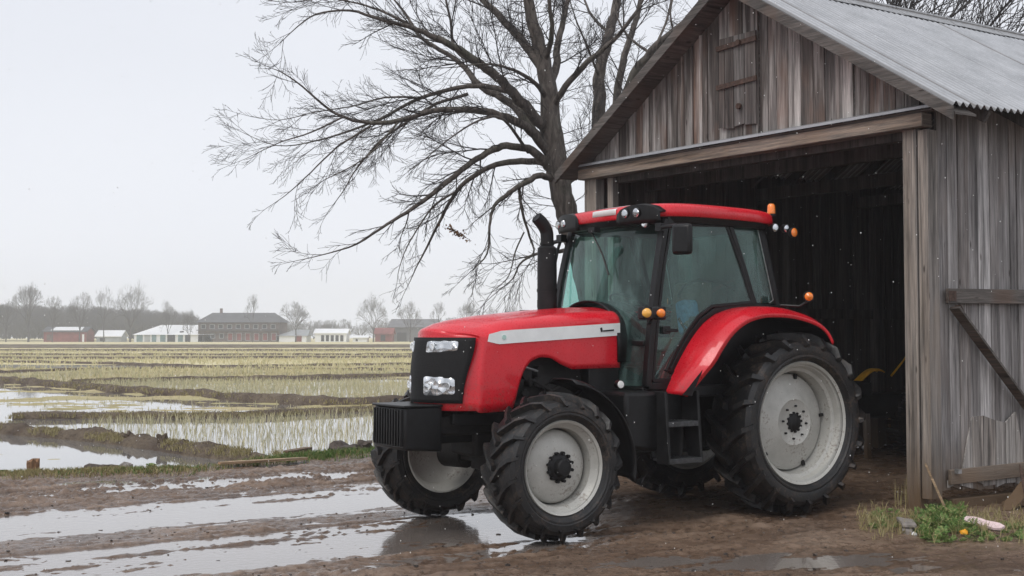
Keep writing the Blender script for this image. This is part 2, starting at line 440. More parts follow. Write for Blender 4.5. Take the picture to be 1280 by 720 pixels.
M['twig'] = m_simple('twig_bark', (.032, .027, .025), .8, nscale=3, namt=.3)
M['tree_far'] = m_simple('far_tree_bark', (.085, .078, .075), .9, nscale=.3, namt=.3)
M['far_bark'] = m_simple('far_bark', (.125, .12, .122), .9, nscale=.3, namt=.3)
M['leaf_brown'] = m_leafy('dead_leaf', (.16, .08, .03), (.10, .055, .03), (.3, .16, .06))
def m_roof():
    t = NT('galvanised_sheet')
    n = t.noise(2.2, 6, .7); n2 = t.noise(30, 4, .7)
    c = t.mix((.30, .31, .325), (.44, .45, .47), t.ramp(n, [(.3, 0), (.65, 1)]))
    c = t.mix(c, (.50, .52, .55), t.ramp(n2, [(.55, 0), (.72, .6)]))
    c = t.mix(c, (.20, .165, .14), t.ramp(t.noise(.9, 5, .7), [(.62, 0), (.78, .5)]))
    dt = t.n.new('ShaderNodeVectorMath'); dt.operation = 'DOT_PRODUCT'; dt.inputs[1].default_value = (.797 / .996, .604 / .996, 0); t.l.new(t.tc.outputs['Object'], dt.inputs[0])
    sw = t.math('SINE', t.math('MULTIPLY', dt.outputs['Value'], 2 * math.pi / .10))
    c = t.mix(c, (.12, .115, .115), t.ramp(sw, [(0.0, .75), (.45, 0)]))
    lp = t.math('FRACT', t.math('DIVIDE', dt.outputs['Value'], .62)); c = t.mix(c, (.10, .085, .075), t.ramp(lp, [(.0, .8), (.035, 0)]))
    t.set(col=c, rough=.45, metal=.25, spec=.5); return t.m
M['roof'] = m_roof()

# ================================================================== GROUND
HD = Vector((math.cos(R(33.5)), math.sin(R(33.5)), 0)); WD = Vector((-math.sin(R(33.5)), math.cos(R(33.5)), 0))
PZ = -0.20     # level of the flooded fields
B = 700
mb = MB(); mb.add([(-B, -70, -.42), (B, -70, -.42), (B, 620, -.42), (-B, 620, -.42)], [(0, 1, 2, 3)])
tag(mb.build('ground', M['soil']), kind='structure')

# edge of the yard: y of the boundary as a function of x
ex = np.array([-30, -9, -6.2, -3.86, -3.2, -2.06, -.4, 2, 6, 12, 30.]); ey = np.array([10.5, 13.0, 14.3, 15.0, 16.0, 17.0, 18.6, 20.6, 24, 30, 45.])
def edge(x): return np.interp(x, ex, ey)

def yard_h(X, Y):
    s = X * HD.x + Y * HD.y; w = X * WD.x + Y * WD.y
    w2 = w + .35 * fbm(s * .35, w * .2 + 5, 3) + .12 * fbm(s * 1.5, w * 1.5, 2)
    base = np.interp(w2, [5, 7.2, 7.75, 8.3, 8.6, 9.5, 9.85, 10.15, 10.5, 10.85, 11.2, 12.1, 12.45, 12.75, 13.1, 13.5, 13.8, 15],
                     [.030, .028, .014, .002, -.018, -.016, -.008, .013, .002, -.016, -.020, -.017, -.008, .009, .000, -.012, -.006, .008])
    left = 1 - sstep(4.6, 7.0, s - .30 * (w - 9))
    base = .016 + (base - .016) * left
    n = fbm(s * .6, w * 3.2, 3) * .09 + fbm(s * 2.2, w * 7, 5, .75) * .17 + fbm(X * 12, Y * 14, 4, .8) * .10
    amp = .45 + .55 * sstep(12, 13.2, w) - .12 * (1 - left)
    # lugged tyre prints running along the wheel lines
    for wc, hw_ in ((7.96, .24), (9.66, .22), (11.9, .22)):
        dw = (w + .10 * fbm(s * .4, w * .1, 2) - wc); m_ = sstep(hw_, hw_ * .8, np.abs(dw)); ph = (s + np.abs(dw) * .9) / .16
        base = base + m_ * (-.012 + .016 * sstep(.1, .45, np.abs((ph % 1) - .5) * 1.0)) + .014 * np.exp(-((np.abs(dw) - hw_ * 1.15) / .05) ** 2)
    h = base + n * amp * (.55 + .6 * sstep(-.15, .2, fbm(s * .5 + 9, w * 1.1, 2)))
    # shallow brown puddle right of the wheels
    q = np.exp(-(((X - 2.0) / 2.0) ** 2 + ((Y - 9.0) / .42) ** 2)); h = h - q * .030
    q = np.exp(-(((X - .05) / .55) ** 2 + ((Y - 10.6) / .8) ** 2)); h = h - q * .06
    # wheels have pressed the mud to their level
    for (cx, cy, rr) in WHEELS:
        q = np.exp(-(((X - cx) ** 2 + (Y - cy) ** 2) / rr ** 2)); h = h * (1 - q) + (-.005) * q
    e = edge(X) + .25 * fbm(X * 1.1, Y * .3, 3)
    d = e - Y
    h = h * sstep(-.1, .8, d) + .05 * np.exp(-((d + .0) / .30) ** 2) + .03 * fbm(X * 6, Y * 6, 3) * np.exp(-((d + .0) / .5) ** 2)
    h = h - .52 * sstep(.05, -.75, d)
    return h
th = R(33.5)
TO = Vector((2.19, 12.2, 0)); TX = Vector((-math.cos(th), -math.sin(th), 0)); TY = Vector((math.sin(th), -math.cos(th), 0))
WHEELS = []
for (lx, ly, rr) in ((0, .8, .45), (0, -.8, .45), (2.78, .85, .36), (2.88, -.93, .36)):
    p = TO + TX * lx + TY * ly; WHEELS.append((p.x, p.y, rr))
xs = np.arange(-10, 12.5, .028); ys = np.concatenate([np.arange(2.0, 8.0, .12), np.arange(8.0, 17, .024), np.arange(17, 29, .06)])
X, Y = np.meshgrid(xs, ys); Z = yard_h(X, Y)
tag(fast_grid('mud_yard', X, Y, Z, M['mud']), 'churned wet brown mud yard with wheel ruts', None, kind='structure')
mb = MB(); mb.add([(-10, 2, -.004), (9, 2, -.004), (9, 13.5, -.004), (3, 19, -.004), (-.5, 17.9, -.004), (-2.2, 16.3, -.004), (-3.5, 14.9, -.004), (-5.5, 13.9, -.004), (-10, 12.3, -.004)], [tuple(range(9))])
tag(mb.build('puddle_water', M['puddle']), 'grey puddles lying in the ruts of the mud yard', kind='structure')
# coarse continuation of the yard outside the detailed patch (behind and beside the camera)
mb = MB(); mb.add([(-60, -50, -.03), (60, -50, -.03), (60, 2.0, -.03), (-60, 2.0, -.03), (-60, 2, -.03), (-10, 2, -.03), (-10, 12.5, -.03), (-60, 9, -.03), (12.4, 2, -.03), (60, 2, -.03), (60, 60, -.03), (12.4, 29, -.03)], [(0, 1, 2, 3), (4, 5, 6, 7), (8, 9, 10, 11)])
tag(mb.build('yard_ground', M['mud']), 'muddy ground round the yard', kind='structure')

# clods and pebbles lying in the mud
mb = MB(); rs = random.Random(5)
for i in range(1100):
    u = rs.uniform(-60, 1000) if i < 800 else rs.uniform(700, 1300)
    v = rs.uniform(596, 745); p = g(u, v)
    if p.y > edge(p.x) - .5: continue
    h = float(yard_h(np.array([p.x]), np.array([p.y]))[0]); rr = rs.uniform(.004, .010) * (1.8 if rs.random() < .06 else 1)
    c = Vector((p.x, p.y, max(h, -.012) + rr * .3)); b = len(mb.v)
    vs = []
    for (a, e_) in [(0, -.5), (1.25, -.5), (2.5, -.5), (3.75, -.5), (5.0, -.5), (.6, .5), (1.9, .5), (3.1, .5), (4.4, .5), (5.6, .5)]:
        q = rs.uniform(.7, 1.25); vs.append(c + Vector((math.cos(a) * math.cos(e_) * rr * q * 1.4, math.sin(a) * math.cos(e_) * rr * q, math.sin(e_) * rr * q * 1.1)))
    mb.add(vs, [(0, 1, 2, 3, 4)[::-1], (5, 6, 7, 8, 9)] + [(k, (k + 1) % 5, 5 + k) for k in range(5)] + [((k + 1) % 5, 5 + (k + 1) % 5, 5 + k) for k in range(5)])
t = NT('clod_earth'); t.set(col=t.ramp(t.island(), [(0, (.02, .017, .016)), (.6, (.06, .045, .035)), (1, (.13, .10, .08))]), rough=.55); 
tag(mb.build('mud_clods', t.m, smooth=40), 'small dark clods and pebbles scattered over the wet mud', 'clods', kind='stuff')

# ------------------------------------------------------------------ flooded paddies, soil patches in them
FX0, FX1 = -110, 60
mb = MB(); mb.add([(FX0, 10, PZ), (60, 10, PZ), (60, 62, PZ), (FX0, 62, PZ)], [(0, 1, 2, 3)])
tag(mb.build('paddy_water', M['paddy_water']), 'still grey water standing in the flooded paddies', kind='structure')

def gz(u, v): return g(u, v, PZ)
# wet soil relief inside the paddies (rises through the water in patches)
xs = np.arange(-26, 8, .09); ys = np.concatenate([np.arange(13.0, 34, .07), np.arange(34, 60, .22)])
X, Y = np.meshgrid(xs, ys)
def line_y(pts):
    P = [gz(*p) for p in pts]; P.sort(key=lambda p: p.x)
    return [p.x for p in P], [p.y for p in P]
LA = line_y([(-60, 530), (0, 540), (130, 552), (230, 565), (330, 577)])
LB = line_y([(-120, 520), (40, 523), (300, 522), (470, 513), (560, 508)])
LC = line_y([(-200, 462), (0, 477), (140, 489), (300, 500), (420, 507), (560, 503)])
LD = line_y([(-300, 476), (100, 478), (340, 474), (520, 470), (700, 464)])
yA = np.interp(X, *LA); yB = np.interp(X, *LB); yC = np.interp(X, *LC); yD = np.interp(X, *LD)
n = fbm(X * .45, Y * 1.1, 5, .55); nf = fbm(X * 3, Y * 5, 3)
h = np.full_like(X, -.035)
h = np.where(Y < yA, -.03 + n * .10, h)                       # lower left pool, open water
h = np.where((Y > yB) & (Y < yC), -.022 + n * .20 + .05 * nf, h)   # patchy green and water
h = np.where((Y > yB) & (Y < yC), h + .05 * sstep(-1.5, 0, Y - yC), h)
h = np.where((Y > yA) & (Y < yB), -.04 + .02 * n, h)
h = np.where((Y > yC) & (Y < yD), -.012 + n * .10, h)
h = np.where(Y > yD, .0 + n * .12, h)
o = fast_grid('paddy_soil', X, Y, PZ + h + nf * .012, M['green_field'])
tag(o, 'soft greenish soil showing through the shallow paddy water', kind='structure')

# far strips of field in bands of straw, soil and pale water
def strip(name, y0, y1, mat, z, x0=-260, x1=200, slant=0.0, kind='structure', label=None):
    mb = MB(); mb.add([(x0, y0 - slant * 20, z), (x1, y0 + slant * 20, z), (x1, y1 + slant * 20, z), (x0, y1 - slant * 20, z)], [(0, 1, 2, 3)])
    return tag(mb.build(name, mat), label, kind=kind)
strip('far_field', 59.5, 610, M['straw_field'], PZ + .02, -690, 690)
strip('straw_strip', 61, 74, M['green_field'], PZ + .03)
strip('straw_strip', 88, 104, M['green_field'], PZ + .03)
strip('straw_strip', 128, 150, M['green_field'], PZ + .03)
strip('straw_strip', 185, 230, M['soil'], PZ + .03)
mb = MB(); 
for (x0, x1, y0, y1) in [(-60, -17, 66, 74), (-90, -50, 92, 97), (5, 60, 60, 68), (20, 120, 120, 128), (-150, -90, 110, 117)]:
    k = 26; up = []; dn = []
    for i in range(k + 1):
        x = x0 + (x1 - x0) * i / k; e_ = math.sin(math.pi * min(1, max(0, i / k)) ) ** .3 if 0 < i < k else 0
        mm = (y0 + y1) / 2; hh = (y1 - y0) / 2 * e_
        up.append((x, mm + hh * (1 + .3 * mnoise.noise(Vector((x * .2, 0, y0)))), PZ + .045)); dn.append((x, mm - hh * (1 + .3 * mnoise.noise(Vector((x * .2, 5, y0)))), PZ + .045))
    mb.grid([dn, up])
tag(mb.build('field_water', M['paddy_water']), 'pale sheets of water between the far field strips', kind='structure')

# earth banks
def bank(pts, w, h, mat, seed, name='earth_bank', rag=.35, step=.12, zlift=0, label=None):
    P = [gz(*p) if len(p) == 2 else Vector(p) for p in pts]
    Q = []
    for a, b in zip(P[:-1], P[1:]):
        n = max(1, int((b - a).length / step))
        for i in range(n): Q.append(a.lerp(b, i / n))
    Q.append(P[-1]); m = 17 if w > .8 else 9
    rows = []
    for i, q in enumerate(Q):
        d = (Q[min(i + 4, len(Q) - 1)] - Q[max(i - 4, 0)]).normalized(); sd = Vector((-d.y, d.x, 0))
        row = []; et = min(1, (len(Q) - 1 - i) * step / .9 + .02) ** .6; w0 = w
        big = 1 + min(rag, .4) * 1.0 * mnoise.noise(Vector((q.x * .9, q.y * .9, seed)))
        off = .25 * w * mnoise.noise(Vector((q.x * .35, q.y * .35, seed + 9)))
        for k in range(m):
            t_ = k / (m - 1) * 2 - 1
            prof = (1 - abs(t_) ** 2.6)
            nn = mnoise.noise(Vector((q.x * 2.2, q.y * 2.2 + t_ * 2, seed))) * .5 + mnoise.noise(Vector((q.x * 7, q.y * 7 + t_ * 4, seed))) * .3
            z = -.12 + (h * et + .12) * prof * big * (1 + rag * nn) + .10 * rag * et * (mnoise.noise(Vector((q.x * 16, q.y * 16 + t_ * 9, seed))) + .5 * mnoise.noise(Vector((q.x * 34, q.y * 34 + t_ * 18, seed))))
            row.append(q + sd * (t_ * w / 2 * (1 + .25 * nn) + off) + Vector((0, 0, z + zlift)))
        rows.append(row)
    mb = MB(); mb.grid(rows); return tag(mb.build(name, mat, smooth=0), label, kind='structure'), Q
banks = []
BK = {}
_, BK['A'] = bank([(-160, 522), (0, 540), (130, 552), (230, 565), (290, 573), (345, 578)], .62, .15, M['bank_dark'], 1, rag=.5, step=.05, label='rough brown earth bank running from the left to the yard')
_, BK['B'] = bank([(20, 523), (160, 522), (300, 522), (470, 513), (620, 503)], .6, .13, M['bank_dark'], 2, rag=.22, step=.12)
_, BK['C'] = bank([(-200, 462), (0, 478), (140, 490), (300, 501), (420, 508), (560, 504), (700, 497)], .7, .23, M['bank_dark'], 3, rag=.22, step=.15)
_, BK['D'] = bank([(90, 478), (340, 474), (520, 470), (700, 466)], .7, .15, M['bank_dark'], 4, rag=.22, step=.25)
_, BK['E'] = bank([(-200, 474), (0, 466), (140, 463), (320, 459), (520, 456.5), (700, 454)], .8, .15, M['bank_dark'], 5, rag=.22, step=.3)
_, BK['F'] = bank([(-200, 450), (0, 453), (150, 456), (340, 463), (520, 464)], .9, .16, M['bank_dark'], 6, rag=.22, step=.3)
for i, (va, vb, w_, h_) in enumerate([(449.5, 447.5, 1.3, .20), (444, 444.5, 1.4, .20), (438.5, 439, 1.8, .24), (435, 434.5, 2.0, .22), (432.2, 432.4, 2.6, .24)]):
    bank([(-250, va), (200, (va + vb) / 2 + .3), (600, vb), (1000, vb - .5)], w_, h_, M['bank_dark'], 7 + i, rag=.2, step=1.2)

# ------------------------------------------------------------------ grass, stubble
def blades(mb, c, n, hmin, hmax, spread, rs, wd=.006, lean=.35):
    for _ in range(n):
        a = rs.uniform(0, 6.283); r_ = spread * math.sqrt(rs.random()); b = c + Vector((math.cos(a) * r_, math.sin(a) * r_, 0))
        h_ = rs.uniform(hmin, hmax); a2 = rs.uniform(0, 6.283); l = rs.uniform(0, lean) * h_
        tip = b + Vector((math.cos(a2) * l, math.sin(a2) * l, h_)); a3 = rs.uniform(0, 3.14); sd = Vector((math.cos(a3), math.sin(a3), 0)) * wd
        md = b.lerp(tip, .55) + Vector((0, 0, h_ * .08)) - (tip - b - Vector((0, 0, h_))) * .15
        mb.add([b - sd, b + sd, md + sd * .8, tip, md - sd * .8], [(0, 1, 2, 3, 4)])
rs = random.Random(11)
mb = MB()
def inside(lo, hi, x, y): return np.interp(x, *lo) < y < np.interp(x, *hi)
def rows_of(x0, x1, y0, y1, dy, dx, test, n, hmin, hmax, wd, sl=-.12, drop=.1):
    y = y0
    while y < y1:
        x = x0 + rs.uniform(0, dx)
        while x < x1:
            yy = y + (x) * sl + rs.uniform(-.04, .04)
            if rs.random() > drop and abs(x / max(yy, 1)) < .5 and test(x, yy):
                hs = .75 + .5 * (mnoise.noise(Vector((x * .5, yy * .5, 0))) + .5)
                blades(mb, Vector((x, yy, PZ - .02)), n, hmin * hs, hmax * hs, .03 + wd, rs, wd, .45)
            x += dx * rs.uniform(.8, 1.25)
        y += dy
rows_of(-9, 1.5, 15.5, 32, .30, .19, lambda x, y: y > np.interp(x, *LA) + .4 and y > edge(x) + .9 and y < np.interp(x, *LB) - .4, 3, .10, .24, .005)
rows_of(-16, 3, 22, 48, .30, .20, lambda x, y: np.interp(x, *LC) + .5 < y < np.interp(x, *LD) - .4, 4, .12, .26, .007)
rows_of(-22, 5, 38, 62, .5, .32, lambda x, y: y > np.interp(x, *LD) + .5, 5, .15, .3, .016, drop=.2)
rows_of(-24, -2, 20, 45, .5, .3, lambda x, y: np.interp(x, *LB) + .4 < y < np.interp(x, *LC) - .4 and fbm(np.array([x * .45]), np.array([y * 1.1]), 5, .55)[0] > .03, 3, .05, .13, .008)
tag(mb.build('rice_stubble', M['straw']), 'rows of cut yellow rice stubble standing in the paddies', 'stubble', kind='stuff')
mb = MB()
for i in range(7000):
    y = rs.uniform(60, 150); x = rs.uniform(-.46, .12) * y
    if -60 < x < -17 and 65 < y < 75: continue
    blades(mb, Vector((x, y, PZ)), 3, .15, .32, .12, rs, .028, .6)
tag(mb.build('far_stubble', M['straw']), 'pale yellow stubble on the far field strips', 'stubble', kind='stuff')

# dry turf on the banks
mb = MB()
for key, num, hh, wd in (('A', 2600, .11, .004), ('B', 1200, .13, .006), ('C', 1400, .14, .008), ('D', 500, .15, .012), ('E', 500, .15, .014)):
    Q = BK[key]
    for i in range(num):
        q = rs.choice(Q); 
        if key == 'A' and mnoise.noise(q * 1.3) < -.05: continue
        t_ = rs.uniform(-.42, .42) if key != 'A' else rs.uniform(-.38, .42)
        w_ = 1.0; zz = .13 if key == 'A' else (.17 if key == 'C' else .08)
        blades(mb, Vector((q.x, q.y + t_ * w_, PZ + zz * (1 - (t_ * 1.9) ** 2) - .02)), 6, .03, hh, .06, rs, wd, .8)
tag(mb.build('dry_turf', M['drygrass']), 'dry yellowish turf clinging to the earth banks', 'turf', kind='stuff')

mb = MB(); mb2 = MB()
for i in range(11000):
    x = rs.uniform(-8.5, 1.0); e_ = float(edge(x)); off = rs.gauss(.02, .20)
    dens = .55 + mnoise.noise(Vector((x * 1.7, off * 3, 2)))
    if rs.random() > dens + (.35 if x > -4.6 else .1): continue
    y = e_ + off; z = float(yard_h(np.array([x]), np.array([y]))[0])
    green = (x > -3.2 and rs.random() < .85) or rs.random() < (.35 if x > -4.8 else .12)
    blades(mb if green else mb2, Vector((x, y, z - .01)), 4, .03, .075 if x < -3.4 else .10, .05, rs, .004, .9)
for i in range(700):
    x = rs.uniform(-2.9, -1.2); y = float(edge(x)) + rs.uniform(.0, .9); z = float(yard_h(np.array([x]), np.array([y]))[0])
    blades(mb, Vector((x, y, z - .01)), 5, .04, .12, .06, rs, .004, .8)
tag(mb.build('verge_grass', M['grass']), 'short green grass along the edge of the mud yard', 'grass', kind='stuff')
tag(mb2.build('dry_verge_grass', M['drygrass']), 'yellowed grass along the left edge of the mud yard', 'grass', kind='stuff')

#--OBJECTS--
# ================================================================== BARN
BC = Vector((3.93, 11.47, 0)); BU = Vector((-.604, .797, 0)); BV = Vector((.848, .53, 0)); BZ = Vector((0, 0, 1))
W, DEP = 4.85, 8.2
PEAK_U, PEAK_Z, EAVE_Z, SL = 2.24, 5.60, 3.79, .654
def bp(u, v, z): return BU * u + BV * v + BZ * z
barn = empty('barn', BC, 0, 'weathered grey plank barn with galvanised roof and a wide open front', 'barn')
def roof_z(u): return PEAK_Z - SL * abs(u - PEAK_U)
rs = random.Random(24)
def planks(mb, u0, u1, pos, nrm, z0, ztop, wmin=.10, wmax=.21, th_=.024, rag=.02, gap=.011, jut=.012, battens=.0):
    """vertical boards; pos(u,z)->Vector on the wall plane, nrm outward"""
    u = u0
    while u < u1 - .02:
        w_ = min(rs.uniform(wmin, wmax), u1 - u)
        if u1 - (u + w_) < .05: w_ = u1 - u
        j = rs.uniform(0, jut); zb = z0(u) if callable(z0) else z0; zb += rs.uniform(0, rag)
        a, b = u + gap / 2, u + w_ - gap / 2; dz = rs.uniform(-1, 1) * rag * .5
        poly = [pos(a, zb + dz), pos(b, zb - dz)]
        ta, tb = ztop(a), ztop(b)
        poly += [pos(b, tb)]
        if (a - PEAK_U) * (b - PEAK_U) < 0 and ta != tb and abs(ta - tb) < .5 and ta > 4: poly += [pos(PEAK_U, ztop(PEAK_U))]
        poly += [pos(a, ta)]
        tw = rs.uniform(-.004, .004)
        off = nrm * j
        mb.prism([p + off for p in poly], nrm * th_)
        if rs.random() < battens:
            c = u + w_; mb.prism([pos(c - .022, zb) + nrm * .03, pos(c + .022, zb) + nrm * .03, pos(c + .022, min(ta, tb) - .01) + nrm * .03, pos(c - .022, min(ta, tb) - .01) + nrm * .03], nrm * .018)
        u += w_
NF = -BV; NS = -BU
# front gable above the opening
mb = MB(); planks(mb, -.02, W + .02, lambda u, z: bp(u, 0, z), NF, 3.80, lambda u: roof_z(u) - .05, .09, .20, jut=.02, battens=.22)
mb.build('gable_wall', M['wood_gable'], barn)
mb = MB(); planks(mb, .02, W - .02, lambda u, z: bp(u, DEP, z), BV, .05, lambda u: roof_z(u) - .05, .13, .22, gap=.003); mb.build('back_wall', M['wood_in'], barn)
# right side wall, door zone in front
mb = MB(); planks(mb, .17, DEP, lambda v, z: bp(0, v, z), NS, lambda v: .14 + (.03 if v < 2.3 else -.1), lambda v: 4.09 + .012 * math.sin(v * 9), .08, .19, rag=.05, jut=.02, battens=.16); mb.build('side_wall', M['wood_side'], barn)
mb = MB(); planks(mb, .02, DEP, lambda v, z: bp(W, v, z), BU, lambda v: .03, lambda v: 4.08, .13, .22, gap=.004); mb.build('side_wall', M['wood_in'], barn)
# posts
def post(u, v, z0, z1, wu, wv, mat, name='door_post'):
    mb = MB(); c = bp(u, v, (z0 + z1) / 2); mb.box(c, (wu, wv, z1 - z0), axes=[BU, Vector((.797, .604, 0)), BZ])
    return mb.build(name, mat, barn, bevel=.006)
post(.115, .04, -.06, 3.68, .15, .14, M['wood_post']); post(-.035, .05, .14, 3.66, .11, .17, M['wood_post'], 'corner_post')
post(W - .09, .03, -.04, 3.68, .14, .14, M['wood_post']); post(W + .03, .05, -.02, 3.72, .10, .16, M['wood_post'], 'corner_post')
post(W - .32, .10, -.04, 3.68, .10, .10, M['wood_post'], 'inner_post')
# lintel (slightly proud), flashing strip over it
mb = MB(); mb.bar(bp(-.10, -.04, 3.745), bp(W + .1, -.04, 3.745), .16, .135); mb.build('lintel', M['wood_beam'], barn, bevel=.008)
mb = MB(); mb.bar(bp(.20, .16, 3.67), bp(W - .2, .16, 3.67), .12, .12); mb.build('inner_beam', M['wood_in'], barn)
mb = MB(); mb.hexa([bp(a, v, z) for a in (-.24, W + .22) for (v, z) in ((-.17, 3.835), (-.17, 3.862), (.0, 3.87), (.0, 3.91))])
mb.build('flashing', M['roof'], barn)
mb = MB(); mb.hexa([bp(a, v, z) for a in (-.22, W + .2) for (v, z) in ((-.13, 3.814), (-.13, 3.834), (-.03, 3.814), (-.03, 3.834))])
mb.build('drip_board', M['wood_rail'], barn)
# roof sheets
OV = .33; EU = .58
def roof_side(sgn):
    u_e = PEAK_U + sgn * (PEAK_U + EU if sgn < 0 else W - PEAK_U + .24)
    rows = []
    nv = int((DEP + 2 * OV) / .0125); cr = .10
    for i in range(nv + 1):
        v = -OV + i * .0125; row = []
        for k in range(9):
            t_ = k / 8; u = PEAK_U + (u_e - PEAK_U) * t_
            z = PEAK_Z - SL * abs(u - PEAK_U) + .055 + (.022 * math.sin(v / cr * 2 * math.pi)) + .006 * math.sin(v * 3.1 + sgn) * t_ + (.004 if int(v / .62) % 2 else 0)
            row.append(bp(u, v, z))
        rows.append(row)
    mb = MB(); mb.grid(rows)
    mb2 = MB(); mb2.grid([[p - BZ * .004 for p in r_] for r_ in rows])
    mb.v += mb2.v; n0 = len(mb2.v); mb.f += [tuple(i + n0 for i in f[::-1]) for f in mb2.f]
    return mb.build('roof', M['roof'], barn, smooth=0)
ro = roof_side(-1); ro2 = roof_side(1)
# ridge cap, lapped pieces
mb = MB(); v = -OV - .02
while v < DEP + OV:
    L_ = min(.95, DEP + OV + .03 - v)
    if L_ < .1: break
    for sg in (-1, 1):
        mb.prism([bp(PEAK_U, v, PEAK_Z + .098 + rs.uniform(0, .006)), bp(PEAK_U, v + L_, PEAK_Z + .098), bp(PEAK_U + sg * .16, v + L_, PEAK_Z - .16 * SL + .082), bp(PEAK_U + sg * .16, v, PEAK_Z - .16 * SL + .088)], BZ * .006)
    mb.tube([bp(PEAK_U, v, PEAK_Z + .10), bp(PEAK_U, v + L_ - .015, PEAK_Z + .10)], .03, 8); v += L_
mb.build('ridge_cap', M['zinc'], ro2)
# rake fascia boards and soffit framing
for sg, ue in ((-1, -EU - .02), (1, W + .24)):
    mb = MB()
    for (v0, dz, hh, tt) in ((-OV - .005, .0, .125, .03),):
        A = bp(PEAK_U, v0, PEAK_Z + .03); Bq = bp(ue, v0, PEAK_Z - SL * abs(ue - PEAK_U) + .03)
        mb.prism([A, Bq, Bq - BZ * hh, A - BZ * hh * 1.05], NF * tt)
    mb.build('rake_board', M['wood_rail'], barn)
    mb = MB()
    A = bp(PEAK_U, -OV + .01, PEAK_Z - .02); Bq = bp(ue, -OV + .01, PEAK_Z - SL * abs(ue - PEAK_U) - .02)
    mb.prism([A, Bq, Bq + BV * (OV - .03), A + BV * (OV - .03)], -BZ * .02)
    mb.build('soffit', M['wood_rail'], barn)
for k in range(13):
    v = .25 + k * .64
    for sg, ue in ((-1, -EU + .06), (1, W + .16)):
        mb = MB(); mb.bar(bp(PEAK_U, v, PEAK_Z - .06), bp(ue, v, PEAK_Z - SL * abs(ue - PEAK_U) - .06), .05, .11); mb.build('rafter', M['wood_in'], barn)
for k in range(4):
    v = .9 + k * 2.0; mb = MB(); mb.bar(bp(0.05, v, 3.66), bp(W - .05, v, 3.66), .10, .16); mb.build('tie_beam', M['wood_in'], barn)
# inner framing of the left wall seen through the opening
for v in (1.6, 3.4, 5.2, 7.0):
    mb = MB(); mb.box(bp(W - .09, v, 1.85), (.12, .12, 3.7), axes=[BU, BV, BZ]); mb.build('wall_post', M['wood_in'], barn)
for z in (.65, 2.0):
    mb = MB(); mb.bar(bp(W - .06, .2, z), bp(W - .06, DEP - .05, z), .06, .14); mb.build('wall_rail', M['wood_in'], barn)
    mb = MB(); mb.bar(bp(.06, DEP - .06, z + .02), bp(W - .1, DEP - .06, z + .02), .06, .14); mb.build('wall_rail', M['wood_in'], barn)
# loft hatch in the gable
hat = MB(); planks(hat, 1.99, 2.54, lambda u, z: bp(u, -.048, z), NF, 4.0, lambda u: 5.03, .13, .19, jut=.004); hatch = hat.build('hatch', M['wood_hatch'], barn)
for z in (4.94, 4.5):
    mb = MB(); mb.bar(bp(1.97, -.085, z), bp(2.56, -.085, z - .02), .022, .055); mb.build('hinge_strap', M['rust'], hatch)
for z in (4.22, 4.93):
    mb = MB(); mb.cyl(bp(2.21, -.09, z), bp(2.21, -.125, z), .035, 12); mb.build('ring_plate', M['rust'], hatch, bevel=.004)
# board door on the side wall: rails and brace
door = empty('side_door', parent=barn)
mb = MB()
v = .24; 
def dtop(v): return 2.0
DT = [rs.uniform(.74, .98) for _ in range(20)]
planks(mb, .24, 2.45, lambda v, z: bp(-.046, v, z), NS, lambda v: .20, lambda v: DT[int(v / .17)] if .45 < v < 1.35 else .30, .12, .2, rag=.06, jut=.006, th_=.016)
mb.build('door_boards', m_wood('bleached_boards', 'z', dark=(.24, .22, .205), mid=(.36, .335, .315), light=(.48, .455, .43), red=(.33, .28, .24), stain=False), door)
for z, h_ in ((2.07, .145), (.335, .14)):
    mb = MB(); mb.bar(bp(-.085, .235, z), bp(-.085, 2.5, z + .02), .035, h_); mb.build('rail', M['wood_rail'] if z > 1 else M['wood_beam'], door, bevel=.005)
mb = MB(); mb.bar(bp(-.118, .30, 1.96), bp(-.118, 2.02, .42), .028, .115, up=(-.6, .8, 0)); mb.build('brace', M['wood_rail'], door, bevel=.004)
mb = MB(); mb.bar(bp(-.108, .23, 2.07), bp(-.108, .34, 2.07), .006, .10); mb.bar(bp(-.138, .32, 1.98), bp(-.138, .42, 1.85), .006, .07, up=(-.6, .8, 0)); mb.build('hinge', M['rust'], door)
mb = MB(); mb.box(bp(-.12, .31, .39), (.05, .05, .04), axes=[BU, BV, BZ]); mb.build('latch', M['zinc'], door)
# rotten sill under the side wall
mb = MB(); mb.bar(bp(.02, .35, .05), bp(-.02, DEP, .02), .12, .13); mb.build('sill_beam', M['wood_old'], barn, bevel=.01)

# things lying at the foot of the side wall
def stick(name, a, b, w_, h_, mat, label, cat, up=(0, 0, 1), group=None):
    a = Vector(a); b = Vector(b); c = (a + b) / 2
    mb = MB(); n = 7; d = (b - a); pts = []
    sdv = d.normalized().cross(Vector(up)).normalized(); u2 = sdv.cross(d.normalized())
    rows = []
    for i in range(n):
        t_ = i / (n - 1); p = a.lerp(b, t_) - c; ww = w_ / 2 * (1 + .3 * mnoise.noise(Vector((i * 1.3, a.x, a.y)))) * (.6 if i in (0, n - 1) else 1); hh = h_ / 2
        rows.append([p + sdv * ww + u2 * hh, p + sdv * ww - u2 * hh, p - sdv * ww - u2 * hh, p - sdv * ww + u2 * hh, p + sdv * ww + u2 * hh])
    mb.grid(rows); mb.add(rows[0][:4], [(3, 2, 1, 0)]); mb.add(rows[-1][:4], [(0, 1, 2, 3)])
    return tag(mb.build(name, mat, loc=c), label, cat, group)
def bl(u, v, z): return BC + bp(u, v, z)
stick('leaning_board', bl(-.40, .62, .02), bl(-.14, 1.62, .40), .13, .025, M['wood_old'], 'brown board leaning against the foot of the side wall under the brace', 'board')
